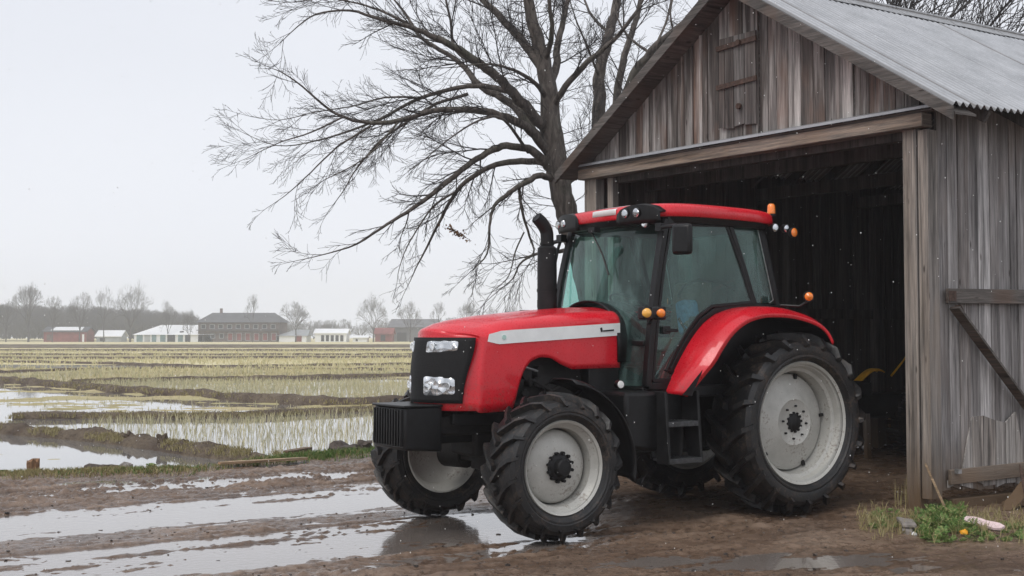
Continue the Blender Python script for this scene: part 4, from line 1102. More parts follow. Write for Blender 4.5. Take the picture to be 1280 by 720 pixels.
mb = MB(); mb.prism([(1.6, .3, he + .22), (L_ - 1.2, .3, he + .22), (L_ - 1.4, 2.6, ht - .05), (2.2, 2.6, ht - .05)], Vector((0, 0, .14))); mb.build('roof_snow', M['farwhite'], b)
b, L_, he, ht = gable_house('white_shed', 'long low white shed with open bays and a white gable end', 'shed', 168, 266, 417.5, 405.5, 9, M['farwhite'], M['farwhite'], ridge=(.30, .84))
for k, (x, w_, m_) in enumerate([(1.4, 1.5, 'farteal'), (3.3, 1.4, 'fargrey'), (5.0, 1.1, 'farteal'), (7.2, 1.3, 'farteal'), (9.3, 1.9, 'fargap'), (11.6, 1.2, 'farteal'), (13.4, 1.3, 'fargap'), (17.3, .5, 'fargap')]):
    opening(b, x, 1.0, w_, 1.9, M[m_], 'bay' if w_ > .6 else 'door')
mb = MB(); mb.bar((11.2, .9, 2.55), (12.1, .9, 2.6), .5, .3); mb.build('roof_vent', M['fargap'], b)
b, L_, he, ht = gable_house('brick_building', 'long two storey dark brick building with rows of pale framed windows', 'building', 248, 349, 402, 390, 11, M['farbrick'], M['fardark'], hip=2.2, over=.7)
for k in range(9):
    x = 1.3 + k * 2.18
    opening(b, x, he - 1.15, 1.0, .9, M['fargap'], frame=M['fargrey'])
    if k in (3, 4, 5, 6, 7, 8): opening(b, x + .2, 1.3, 1.05, 1.7, M['farred'], 'door' if k == 5 else 'window', frame=M['fargrey'])
    elif k > 0: opening(b, x + .2, 1.5, .9, 1.0, M['fargap'], frame=M['fargrey'])
mb = MB(); mb.box((2.2 + 2.2, 5.5, ht + .3), (.6, .6, 1.6)); mb.build('chimney', M['farbrick'], b)
mb = MB(); mb.box((L_ / 2, -.6, 2.95), (L_ + .4, 1.2, .16)); mb.build('canopy', M['fardark'], b)
b, L_, he, ht = gable_house('pale_shed', 'low pale grey sloping shed beside the brick building', 'shed', 346, 383, 419, 411.5, 7, M['farwhite'], M['fargrey'], ridge=(.62, 1))
opening(b, 5.6, .9, 1.3, 1.6, M['farred'], 'door')
b, L_, he, ht = gable_house('white_barn', 'small white columned shed with a bright white roof in front of the wood', 'shed', 394, 433, 416, 411, 6, M['farwhite'], M['farwhite'])
for k in range(5): opening(b, 1.9 + k * 1.2, .95, .75, 1.5, M['fargap'], 'bay')
b, L_, he, ht = gable_house('white_cabin', 'tiny flat white cabin left of the tractor', 'cabin', 441, 459, 421.5, 419.5, 4, M['farwhite'], M['farwhite'])
opening(b, 1.0, .5, .5, .6, M['fargap'])
b, L_, he, ht = gable_house('dark_barn', 'dark roofed barn in the haze just above the tractor front', 'barn', 488, 545, 409, 399, 14, M['fargrey2'], M['fargrey2'], d=FD + 14)
opening(b, 3.0, 1.2, 2.5, 2.4, M['fargap'], 'door')
b, L_, he, ht = gable_house('red_barn', 'small red barn with a steep gable in front of the dark barn', 'barn', 469, 490, 417, 410, 6, M['farred'], M['farred'], d=FD + 2)
opening(b, 2.0, 1.0, 1.2, 1.5, M['fargap'], 'door')
b, L_, he, ht = gable_house('white_trailer', 'low white trailer between the red shed and the white shed', 'trailer', 121, 151, 420, 413, 5, M['fargrey'], M['farwhite'])
opening(b, 1.5, .6, 1.2, .8, M['fargap'])
# low wall, fence and bits along the far edge
# ================================================================== TRACTOR
M['wetsteel'] = m_simple('worn_step_steel', (.05, .052, .055), .35, .4, nscale=30, namt=.6, bump=.3)
tra = empty('tractor', TO, math.pi + th, 'red tractor with glazed cab and wet black tyres in the mouth of the barn', 'tractor')
def tpart(mb, name, mat, parent=None, **k): return mb.build(name, mat, parent or tra, **k)

# --- wheels
def tyre_mb(Rr, hw, rim_r, nl, lug):
    mb = MB(); rc = Rr - lug
    prof = [(-hw * .72, rim_r), (-hw * .92, rim_r + .05), (-hw, rim_r + (rc - rim_r) * .45), (-hw * .98, rim_r + (rc - rim_r) * .72), (-hw * .86, rc - .025), (-hw * .55, rc - .004), (0, rc),
            (hw * .55, rc - .004), (hw * .86, rc - .025), (hw * .98, rim_r + (rc - rim_r) * .72), (hw, rim_r + (rc - rim_r) * .45), (hw * .92, rim_r + .05), (hw * .72, rim_r)]
    mb.lathe(prof[::-1], n=72)
    mb.f = mb.f[:-2]
    # raised ring on the sidewall
    for s_ in (-1, 1):
        mb.lathe([(s_ * (hw * .93), rim_r + .045), (s_ * (hw * .99), rim_r + .06), (s_ * (hw * .99), rim_r + .072), (s_ * (hw * .95), rim_r + .085)], n=72); mb.f = mb.f[:-2]
    path = [(-.015, rc - .005, 0, 1, lug), (hw * .28, rc - .006, 0, 1, lug), (hw * .58, rc - .010, .05, 1, lug), (hw * .84, rc - .03, .35, .95, lug), (hw * .965, rc - .075, .9, .45, lug * .75), (hw * .985, rc - (rc - rim_r) * .36, 1, .1, lug * .22)]
    rl = random.Random(int(Rr * 100))
    for s_ in (-1, 1):
        for i in range(nl):
            a0 = (i + (.5 if s_ > 0 else 0)) / nl * 2 * math.pi; rows = []
            for j, (y, r, ny, nr, h_) in enumerate(path):
                t_ = j / (len(path) - 1); a = a0 + [0, .085, .18, .26, .305, .325][j] * (.87 / Rr) * (.82)
                wd = lug * .78 * (1.15 if j in (0, ) else 1) * (1.0 if j < 4 else .8)
                l = math.hypot(ny, nr); ny_, nr_ = ny / l, nr / l; h2 = h_ * rl.uniform(.93, 1.04)
                def P(da, up, yy=0): 
                    rr_ = r + nr_ * up; return Vector((rr_ * math.cos(a + da), s_ * (y + ny_ * up), rr_ * math.sin(a + da)))
                hwa = wd / 2 / Rr; rows.append([P(-hwa * 1.45, -.012), P(-hwa * .85, h2), P(hwa * .85, h2), P(hwa * 1.45, -.012)])
            b = len(mb.v)
            for r_ in rows: mb.v.extend(tuple(p) for p in r_)
            for j in range(len(rows) - 1):
                for k in range(3): 
                    q = (b + j * 4 + k, b + j * 4 + k + 1, b + j * 4 + 5 + k, b + j * 4 + 4 + k); mb.f.append(q if s_ < 0 else q[::-1])
            q = (b, b + 1, b + 2, b + 3); mb.f.append(q if s_ > 0 else q[::-1])
            q = tuple(b + (len(rows) - 1) * 4 + k for k in (3, 2, 1, 0)); mb.f.append(q if s_ > 0 else q[::-1])
    return mb
def wheel(name, c, Rr, hw, rim_r, nl, lug, out, front, spin, proto=None):
    w = empty('wheel', c, parent=tra); w.rotation_euler = (0, spin, 0 if out > 0 else 0)
    if out < 0: w.rotation_euler = (0, spin, math.pi)
    if proto:
        for ch in proto.children:
            o = ch.copy(); COL.objects.link(o); o.parent = w
        # the tread must run the same way on both sides of the tractor
        for ch in w.children:
            if ch.name.startswith('tyre'): ch.rotation_euler = (0, 0, math.pi)
        return w
    tyre_mb(Rr, hw, rim_r, nl, lug).build('tyre', M['tyre'], w, smooth=28)
    r = rim_r; k = r / .56
    if not front:
        lip = hw * .80
        prof = [(lip - .005, r - .012), (lip + .012, r + .012), (lip - .012, r + .022), (lip - .02, r + .01), (lip - .03, r - .028), (lip - .085, r - .045), (lip - .10, r - .075), (lip - .22, r - .09), (-.05, r - .10), (-.12, r - .07), (-hw * .7, r - .02), (-hw * .8, r + .015), (-hw * .8, r - .005), (-hw * .66, r - .04), (-.11, r - .09), (-.03, r - .115), (.0, r - .115)]
        mb = MB(); mb.lathe(prof, n=72); mb.f = mb.f[:-2]
        mb2 = MB(); mb2.lathe([(-.04, r - .108), (.005, r - .11), (.02, r - .13), (.05, r * .62), (.085, r * .44), (.098, r * .385), (.092, r * .37), (.092, .02)], n=72); mb2.f = mb2.f[:-2]
        mb2.lathe([(-.05, r - .112), (-.03, r - .14), (.02, r * .6), (.055, r * .4), (.06, .02)][::-1], n=48); mb2.f = mb2.f[:-2]
        mb.build('rim', M['rim'], w, smooth=35); mb2.build('disc', M['rim'], w, smooth=40)
        mb = MB(); mb.lathe([(.05, .085), (.10, .083), (.108, .07), (.112, .0001)], n=24)
        for i in range(12):
            a = i / 12 * 6.283; mb.cyl((.088 * math.cos(a), .09, .088 * math.sin(a)), (.088 * math.cos(a), .108, .088 * math.sin(a)), .013, 6)
        for i in range(8):
            a = i / 8 * 6.283 + .2; mb.cyl((.155 * math.cos(a), .09, .155 * math.sin(a)), (.155 * math.cos(a), .112, .155 * math.sin(a)), .011, 6)
        mb.build('hub', M['matt'], w, smooth=35)
        mb = MB()
        for i in range(5):
            a = i / 5 * 6.283 - 1.9; c_ = Vector((math.cos(a) * (r - .125), .03, math.sin(a) * (r - .125))); mb.box(c_, (.05, .03, .03), rot=Matrix.Rotation(-a, 3, 'Y'))
        mb.build('clamp', M['grime'], w, bevel=.004)
    else:
        lip = hw * .80
        prof = [(lip - .005, r - .010), (lip + .010, r + .010), (lip - .01, r + .018), (lip - .02, r - .012), (lip - .06, r - .035), (lip - .075, r - .05), (-.03, r - .065), (-hw * .7, r - .02), (-hw * .8, r + .01), (-hw * .8, r - .005), (-hw * .62, r - .04), (-.03, r - .075), (.01, r - .075)]
        mb = MB(); mb.lathe(prof, n=64); mb.f = mb.f[:-2]; mb.build('rim', M['rim'], w, smooth=35)
        mb = MB(); mb.lathe([(-.02, r - .07), (.02, r - .075), (.045, r - .10), (.075, r * .52), (.085, r * .38), (.085, .02)], n=64); mb.f = mb.f[:-2]
        mb.lathe([(-.03, r - .072), (.01, r - .11), (.05, r * .5), (.055, .02)][::-1], n=48); mb.f = mb.f[:-2]
        mb.build('disc', M['rim'], w, smooth=40)
        mb = MB(); mb.lathe([(.06, .115), (.105, .112), (.115, .10), (.12, .075), (.165, .07), (.175, .06), (.178, .0001)], n=28)
        for i in range(12):
            a = i / 12 * 6.283; mb.cyl((.118 * math.cos(a), .09, .118 * math.sin(a)), (.118 * math.cos(a), .125, .118 * math.sin(a)), .014, 6)
        mb.build('hub', M['matt'], w, smooth=35)
    return w
RW = wheel('rear', (0, .80, .865), .87, .26, .565, 20, .074, 1, False, .1)
RW2 = wheel('rear', (0, -.80, .865), .87, .26, .565, 20, .074, -1, False, .7, RW)
FW = wheel('front', (2.78, .84, .612), .62, .205, .375, 19, .052, 1, True, .3)
FW2 = wheel('front', (2.88, -.93, .612), .62, .205, .375, 19, .052, -1, True, 1.0, FW)

# --- hood
def zt(x): return float(np.interp(x, [1.7, 2.0, 2.5, 3.0, 3.3, 3.45, 3.55], [1.955, 1.95, 1.915, 1.865, 1.825, 1.795, 1.755]))
def zshr(x): return float(np.interp(x, [1.7, 2.4, 3.0, 3.3, 3.55], [.12, .12, .11, .095, .065]))
def hwid(x): return float(np.interp(x, [1.7, 2.6, 3.2, 3.55], [.46, .465, .47, .465]))
def zb(x): return float(np.interp(x, [1.70, 1.78, 2.30, 2.42, 2.52, 2.64, 2.74, 2.84, 2.92, 2.98, 3.04, 3.10, 3.55], [1.40, 1.40, 1.395, 1.44, 1.495, 1.505, 1.47, 1.38, 1.26, 1.15, 1.08, 1.055, 1.045]))
def bowx(x, y): return x - 1.45 * y * y * float(sstep(2.7, 3.5, x))
xsn = [1.76 + (3.55 - 1.76) * i / 60 for i in range(61)]
def hood_row(x, inset=0):
    w_ = hwid(x) - inset; t_ = zt(x) - inset; s_ = t_ - zshr(x); b_ = zb(x); half = []
    for k in range(9): z = b_ + (s_ - .03 - b_) * k / 8; half.append((w_ * (1 - .012 * (1 - k / 8)), z))
    for k in range(1, 9):
        a = k / 8 * math.pi / 2; half.append((w_ - .16 * (1 - math.cos(a)), s_ - .03 + (t_ - .035 - s_ + .03) * math.sin(a)))
    for k in range(1, 7): y = (w_ - .16) * (1 - k / 6); half.append((y, t_ - .035 + .035 * (1 - (y / (w_ - .16)) ** 2)))
    full = [(y, z) for y, z in half] + [(-y, z) for y, z in half[-2::-1]]
    return [Vector((bowx(x, y) - .06 * float(sstep(1.3, 1.9, z)) * float(sstep(3.0, 3.55, x)), y, z)) for y, z in full]
mb = MB(); rows = [hood_row(x) for x in xsn]; mb.grid(rows)
front = rows[-1]
# rounded nose: shrink a few extra sections then close with a curved face
n_ = len(front); ctr = [Vector((p.x + .0, p.y, p.z)) for p in front]
def nose(f, dx): 
    return [Vector((p.x + dx, p.y * (1 - f * .055), (p.z - 1.35) * (1 - f * .055) + 1.35)) for p in front]
r1 = nose(.35, .018); r2 = nose(1.0, .028)
mb.grid([front, r1, r2])
# face rows between left and right
half = n_ // 2; facerows = []
for i in range(half + 1):
    a, b = r2[i], r2[n_ - 1 - i]; row = []
    for k in range(13):
        y = a.y + (b.y - a.y) * k / 12; z = a.z + (b.z - a.z) * k / 12; xx = 3.578 - 1.45 * y * y - .06 * float(sstep(1.3, 1.9, z)); row.append(Vector((xx, y, z)))
    row[0] = a; row[-1] = b; facerows.append(row)
mb.grid(facerows)
hood = tpart(mb, 'hood', M['red'], smooth=35, weld=True, solid=.012)
# stripe on both sides following the side of the hood
for sg in (-1, 1):
    rows = []
    for i in range(40):
        x = 1.765 + (3.535 - 1.765) * i / 39; w_ = hwid(x); y = sg * (w_ + .0035); xa = bowx(x, y)
        zc = 1.668 + (1.748 - 1.668) * (3.2 - xa) / 1.45; hh = .056 if xa < 3.1 else .056 - .030 * (xa - 3.1) / .12
        rows.append([Vector((xa - .05 * float(sstep(3.0, 3.55, x)), y, zc + (hh if xa < 3.1 else .054 - .02 * (xa - 3.1) / .12))), Vector((xa - .035 * float(sstep(3.0, 3.55, x)), y, zc - hh))])
    mb = MB(); mb.grid(rows if sg > 0 else [r_[::-1] for r_ in rows]); st = mb.build('stripe', M['silver'], hood, solid=.003)
    mb = MB(); x = 1.93; y = sg * (hwid(x) + .009); z = 1.735
    mb.bar((x - .09, y, z + .004), (x + .03, y, z - .004), .006, .012); mb.bar((x + .045, y, z - .012), (x + .055, y, z + .024), .006, .02); mb.build('badge', M['black'], st)
    mb = MB(); x = 3.30; y = sg * (hwid(x) + .009); mb.cyl((bowx(x, y), y - .002, 1.677), (bowx(x, y), y + .003 * sg, 1.677), .02, 16); mb.build('emblem', m_simple('emblem_green', (.45, .66, .60), .4), st)
# opening behind the fender arch: dark engine
mb = MB(); mb.box((2.35, 0, 1.25), (1.25, .60, .62)); mb.box((2.4, 0, .85), (1.5, .42, .40)); mb.box((3.15, 0, .93), (.75, .46, .17)); tpart(mb, 'engine', M['grime'], bevel=.03)
mb = MB(); rr_ = random.Random(2)
for sg in (-1, 1):
    for k in range(10):
        x = rr_.uniform(2.3, 2.85); z = rr_.uniform(1.15, 1.42); mb.cyl((x, sg * .29, z), (x + rr_.uniform(-.05, .05), sg * .36, z), rr_.uniform(.02, .06), 12)
    mb.tube([(2.2, sg * .33, 1.3), (2.45, sg * .36, 1.2), (2.7, sg * .34, 1.33), (2.9, sg * .33, 1.15)], .018, 8); mb.tube([(2.1, sg * .36, 1.12), (2.5, sg * .38, 1.02), (2.85, sg * .34, 1.1)], .014, 8)
tpart(mb, 'engine_fittings', M['grime'], smooth=40)
mb = MB()
for sg in (-1, 1): mb.tube([(2.88, sg * .36, 1.30), (2.75, sg * .37, 1.42), (2.6, sg * .36, 1.38)], .012, 8)
tpart(mb, 'hose', M['zinc'], smooth=40)

# --- grille
def fx(y, z): return 3.578 - 1.45 * y * y - .06 * float(sstep(1.3, 1.9, z))
rows = []
for i in range(17):
    z = 1.125 + (1.672 - 1.125) * i / 16; w_ = .385 + .050 * float(sstep(1.125, 1.62, z))
    rows.append([Vector((fx(y, z) + .010, y, z)) for y in [w_ * (k / 12 - 1) for k in range(25)]])
mb = MB(); mb.grid([r_[::-1] for r_ in rows]); gr = tpart(mb, 'grille', M['grille'], solid=.02, smooth=60)
def lamp(y0, y1, z0, z1, sk):
    out = MB(); n = 7; cy, cz = (y0 + y1) / 2, (z0 + z1) / 2; rows = []
    for e_ in (1.0, .86, .80):
        pass
    def ring(s_, dx): 
        pts = []
        for k in range(28):
            a = k / 28 * 6.283; c_, s2 = math.cos(a), math.sin(a); p = 9.0
            uu = abs(c_) ** (2 / p) * (1 if c_ > 0 else -1); vv = abs(s2) ** (2 / p) * (1 if s2 > 0 else -1)
            y = cy + uu * (y1 - y0) / 2 * s_; z = cz + vv * (z1 - z0) / 2 * s_ + sk * (y - cy); pts.append(Vector((fx(y, z) + dx, y, z)))
        return pts
    b = [ring(1.0, .006), ring(1.0, .030), ring(.94, .036), ring(.7, .040), ring(.4, .042), ring(.08, .042)]
    out.v = [tuple(p) for r_ in b for p in r_]
    for j in range(5):
        for k in range(28): out.f.append((j * 28 + k, j * 28 + (k + 1) % 28, (j + 1) * 28 + (k + 1) % 28, (j + 1) * 28 + k))
    out.f.append(tuple(range(140, 168)))
    o = tpart(out, 'headlight', M['lens'], smooth=40)
    inn = MB()
    for k in (-.25, .25):
        y = cy + k * (y1 - y0); z = cz + sk * (y - cy); x = fx(y, z) + .040; inn.lathe([(0, .034), (.004, .036), (.007, .028), (.003, .012)], (x, y, z), (1, 0, 0), 20)
    inn.build('reflector', M['chrome'], o, smooth=50)
    fr = MB(); P1 = ring(1.06, .012); P2 = ring(.99, .030); fr.v = [tuple(p) for p in P1 + P2]
    for k in range(28): fr.f.append((k, (k + 1) % 28, 28 + (k + 1) % 28, 28 + k))
    fr.build('surround', M['black'], o)
for sg in (-1, 1):
    a, b = sorted((sg * .105, sg * .385)); lamp(a, b, 1.550, 1.650, sg * .04)
    lamp(a, b, 1.185, 1.350, 0)
# lower mouth lip
# --- front weight block with ribs and its carrier
mb = MB()
mb.hexa([(x, y, z) for x in (3.50, 3.86) for y in (-.27, .27) for z in (.72 + (.03 if x > 3.6 else 0), 1.10)])
wt = tpart(mb, 'front_weight', M['black'], bevel=.02)
mb = MB()
for k in range(11):
    y = -.235 + k * .047; mb.box((3.866, y, .93), (.034, .018, .30))
mb.build('rib', M['black'], wt, bevel=.004)
mb = MB(); mb.box((3.69, 0, 1.106), (.38, .56, .02)); mb.build('top_plate', M['black'], wt, bevel=.008)
mb = MB(); mb.box((3.25, 0, .88), (.75, .34, .20)); mb.box((3.42, 0, .92), (.25, .44, .12)); mb.bar((3.4, .25, .99), (2.9, .28, .98), .05, .10); mb.bar((3.4, -.25, .99), (2.9, -.28, .98), .05, .10); tpart(mb, 'weight_carrier', M['matt'], bevel=.012)
# --- front axle
mb = MB(); mb.box((2.78, 0, .64), (.20, 1.1, .16)); mb.box((2.78, 0, .66), (.34, .36, .30))
for sg in (-1, 1): mb.cyl((2.78, sg * .50, .612), (2.78 if sg > 0 else 2.86, sg * .76, .612), .14, 20); mb.bar((2.78, sg * .58, .5), (2.78, sg * .58, .78), .12, .14)
tpart(mb, 'front_axle', M['grime'], bevel=.012)
mb = MB(); mb.tube([(2.58, -.5, .60), (2.58, .5, .60)], .022, 10); mb.tube([(2.1, .0, .62), (2.78, 0, .66)], .05, 10); tpart(mb, 'steering_rod', M['zinc'], smooth=40)
# --- chassis, transmission, rear axle
mb = MB(); mb.box((1.3, 0, .80), (1.7, .50, .46)); mb.box((.25, 0, .90), (1.0, .62, .56)); mb.cyl((0, -.62, .865), (0, .62, .865), .17, 24); tpart(mb, 'transmission', M['grime'], bevel=.03)
# floor pan and side box
mb = MB(); mb.box((1.02, 0, 1.18), (1.35, 1.40, .10)); mb.box((1.92, .0, 1.30), (.34, .86, .24)); tpart(mb, 'cab_floor', M['black'], bevel=.012)
for sg in (1, -1):
    mb = MB(); mb.hexa([(x, sg * y, z) for x in (1.62, 2.02) for y in (.40, .86) for z in (.66 + (.06 if x > 1.8 else 0), 1.20)]); tpart(mb, 'fuel_tank' if sg > 0 else 'battery_box', M['black'], bevel=.035)
# --- steps
for sg in (1, -1):
    la = empty('ladder', (0, 0, 0), parent=tra)
    mb = MB()
    for x in (1.66, 1.29): mb.prism([(x - .015, sg * .72, 1.20), (x - .015, sg * .97, 1.20), (x - .015, sg * 1.02, .57), (x - .015, sg * .86, .57)], (.03, 0, 0))
    mb.build('side_plate', M['matt'], la, bevel=.005)
    for z, yo in ((.92, .95), (.60, .98)):
        mb = MB(); mb.box((1.475, sg * (yo - .08), z), (.37, .22, .02)); mb.box((1.475, sg * (yo + .03), z - .005), (.37, .02, .045))
        for k in range(9): mb.box((1.32 + k * .038, sg * (yo - .08), z + .014), (.012, .2, .01))
        mb.build('step', M['wetsteel'], la, bevel=.003)
    mb = MB(); mb.box((1.475, sg * .76, .90), (.36, .02, .60)); mb.build('back_plate', M['black'], la)
# small details along the lower side
mb = MB(); mb.lathe([(0, .034), (.010, .032), (.014, .0001)], (2.08, .866, 1.27), (.3, .95, 0), 18); rfl = tpart(mb, 'reflector', M['white'], smooth=40)
mb = MB(); mb.cyl((2.06, .80, 1.27), (2.08, .866, 1.27), .036, 14); mb.build('mount', M['black'], rfl, smooth=40)
# --- front mudguards (thin black arcs)
for sg in (1, -1):
    rows = []
    for i in range(25):
        a = R(112) - R(118) * 0 + R(0); a = R(98 + (190 - 98) * i / 24); rr_ = .735
        c = Vector((2.78, 0, .612)); x = c.x + rr_ * math.cos(a); z = c.z + rr_ * math.sin(a)
        rows.append([Vector((x, sg * (.64 + .40 * k / 6), z - (.03 if k in (0, 6) else 0) - .004 * abs(k - 3))) for k in range(7)])
    mb = MB(); mb.grid(rows); mg = tpart(mb, 'front_mudguard', M['black'], solid=.014, smooth=50)
    mb = MB(); mb.tube([(2.55, sg * .55, .80), (2.40, sg * .60, 1.15), (2.42, sg * .8, 1.255)], .018, 8); mb.build('bracket', M['matt'], mg, smooth=50)
# --- rear fenders
fp = [(1.47, 1.17), (1.40, 1.30), (1.30, 1.46), (1.17, 1.63), (1.03, 1.77), (.86, 1.87), (.66, 1.925), (.45, 1.94), (.22, 1.93), (0, 1.89), (-.16, 1.84), (-.28, 1.765), (-.36, 1.66)]
fps = smooth_path([(x, 0, z) for x, z in fp], 3)
for sg in (1, -1):
    rows = []; mm = 12
    for i, p in enumerate(fps):
        t_ = i / (len(fps) - 1); yo = 1.10 if t_ > .18 else .93 + .17 * (t_ / .18); yi = .60
        tan = (fps[min(i + 1, len(fps) - 1)] - fps[max(i - 1, 0)]).normalized(); nr = Vector((-tan.z, 0, tan.x)); nr = -nr if nr.z < 0 and abs(nr.z) > .2 else nr
        nr = Vector((p.x - .35, 0, p.z - .95)).normalized()
        row = []
        for k in range(mm):
            y = yi + (yo - yi) * k / (mm - 1); dr = 0
            if k >= mm - 4: dr = -.055 * ((k - (mm - 5)) / 4) ** 2.2
            row.append(Vector((p.x, sg * y, p.z)) + nr * (dr + .012 * math.sin(k / (mm - 1) * 3.1)))
        row.append(Vector((p.x, sg * (yo + .004), p.z)) - nr * .085); rows.append(row)
    mb = MB(); mb.grid(rows if sg > 0 else [r_[::-1] for r_ in rows]); fe = tpart(mb, 'rear_fender', M['red'], solid=-.010, smooth=42)
    # dark inner wheel arch
    rows = []
    for p in fps:
        nr = Vector((p.x - .35, 0, p.z - .95)).normalized(); rows.append([Vector((p.x, sg * .61, p.z)) - nr * .03, Vector((p.x, sg * 1.05, p.z)) - nr * .035])
    mb = MB(); mb.grid(rows); mb.build('liner', M['black'], fe, solid=.006)
    # inner side plate joining the cab
    poly = [Vector((p.x, sg * .60, p.z - .02)) for p in fps] + [Vector((-.36, sg * .60, 1.2)), Vector((1.3, sg * .60, 1.1))]
    mb = MB(); mb.prism(poly, (0, sg * .02, 0)); mb.build('inner_plate', M['black'], fe)
# --- exhaust
mb = MB(); px_, py_ = 2.03, -.30
mb.tube([(px_, py_, 1.88), (px_, py_, 1.95), (px_, py_, 2.30), (px_, py_, 2.515), (px_, py_, 2.54)], [.088, .093, .093, .090, .06], 24)
exh = tpart(mb, 'exhaust_stack', M['matt'], smooth=40)
mb = MB(); pts = smooth_path([(px_, py_, 2.50), (px_, py_, 2.62), (px_ + .01, py_, 2.68), (px_ + .055, py_, 2.745), (px_ + .12, py_, 2.80)], 4)
mb.tube(pts, [.062] * (len(pts) - 3) + [.060, .058, .056], 20, cap=False); mb.tube([pts[-1], pts[-1] - (pts[-1] - pts[-3])], .044, 16); mb.build('outlet', M['matt'], exh, smooth=50)
mb = MB(); mb.lathe([(0, .098), (.03, .098)], (px_, py_, 2.10), (0, 0, 1), 24); mb.lathe([(0, .069), (.02, .069)], (px_, py_, 2.545), (0, 0, 1), 24); mb.build('clamp', M['matt'], exh, smooth=40)
for k in range(4):
    mb = MB(); a = -1.9 + k * .5; mb.box((px_ + .091 * math.cos(a), py_ + .091 * math.sin(a), 1.99), (.008, .02, .07), rot=Matrix.Rotation(a, 3, 'Z')); mb.build('slot', M['black'], exh)

# --- cab
cw = .73
Atop = lambda s: Vector((1.43, s * .70, 2.74)); Abot = lambda s: Vector((1.68, s * cw, 1.24)); 
Amid = lambda s: Vector((1.60, s * cw, 1.95))
Btop = lambda s: Vector((.66, s * .70, 2.76)); Bmid = lambda s: Vector((.36, s * cw, 1.97))
Ctop = lambda s: Vector((.22, s * .66, 2.78)); Cbot = lambda s: Vector((.03, s * .70, 1.95))
Elow = lambda s: Vector((1.22, s * cw, 1.24))
fr = MB()
for s in (1, -1):
    A = smooth_path([Abot(s), Amid(s), Vector((1.52, s * .72, 2.38)), Atop(s)], 4)
    fr.sweep(A, .06, .075, up=(0, s, 0))
    Bq = smooth_path([Bmid(s), Vector((.50, s * .72, 2.35)), Btop(s)], 4)
    fr.sweep(Bq, .055, .06, up=(0, s, 0))
    Cq = [Cbot(s), Ctop(s)]; fr.bar(Cq[0], Cq[1], .07, .07, up=(0, s, 0))
    # arc over the fender down to the door foot
    arc = [Vector((q[0] + .02, s * (cw - .01), q[1] + .06)) for q in fp[:9]][::-1]; arc[0] = Bmid(s) - Vector((0, 0, .0))
    arc = [Cbot(s) + Vector((0, 0, .0)), Bmid(s)] + [Vector((x + .015, s * (cw - .005), z + .05)) for x, z in fp[:6]][::-1] + [Elow(s), Abot(s)]
    fr.sweep(arc, .055, .066, up=(0, s, 0))
    fr.bar(Atop(s), Ctop(s), .08, .09)
fr.bar(Atop(1), Atop(-1), .08, .08); fr.bar(Ctop(1), Ctop(-1), .08, .08); fr.bar(Cbot(1), Cbot(-1), .08, .08); fr.bar(Vector((1.66, .7, 1.62)), Vector((1.66, -.7, 1.62)), .05, .05)
tpart(fr, 'cab_frame', M['black'], bevel=.012)
# dash cowl at the rear of the hood
mb = MB(); rows = []
for i in range(8):
    x = 1.80 - i * .045; rows.append([Vector((x, (.47) * math.cos(a), 1.45 + (zt(1.76) - 1.45 + .05 - .006 * i * i * .3) * max(0, math.sin(a)) ** .55)) for a in [math.pi * k / 20 for k in range(21)]])
mb.grid(rows); tpart(mb, 'cowl', M['black'], solid=.015, smooth=50)
mb = MB(); mb.box((1.52, 0, 1.75), (.22, .56, .34)); mb.hexa([(x, y, z) for x in (1.40, 1.60) for y in (-.24, .24) for z in (1.9, 2.02 if x > 1.5 else 1.97)]); tpart(mb, 'dashboard', M['black'], bevel=.03)
# glass
def pane(name, pts, parent=None, th_=.006, nrm=None):
    P = [Vector(p) for p in pts]; n = (P[1] - P[0]).cross(P[2] - P[0]).normalized() if nrm is None else Vector(nrm)
    mb = MB(); mb.prism(P, n * th_); return mb.build(name, M['glass'], parent or tra)
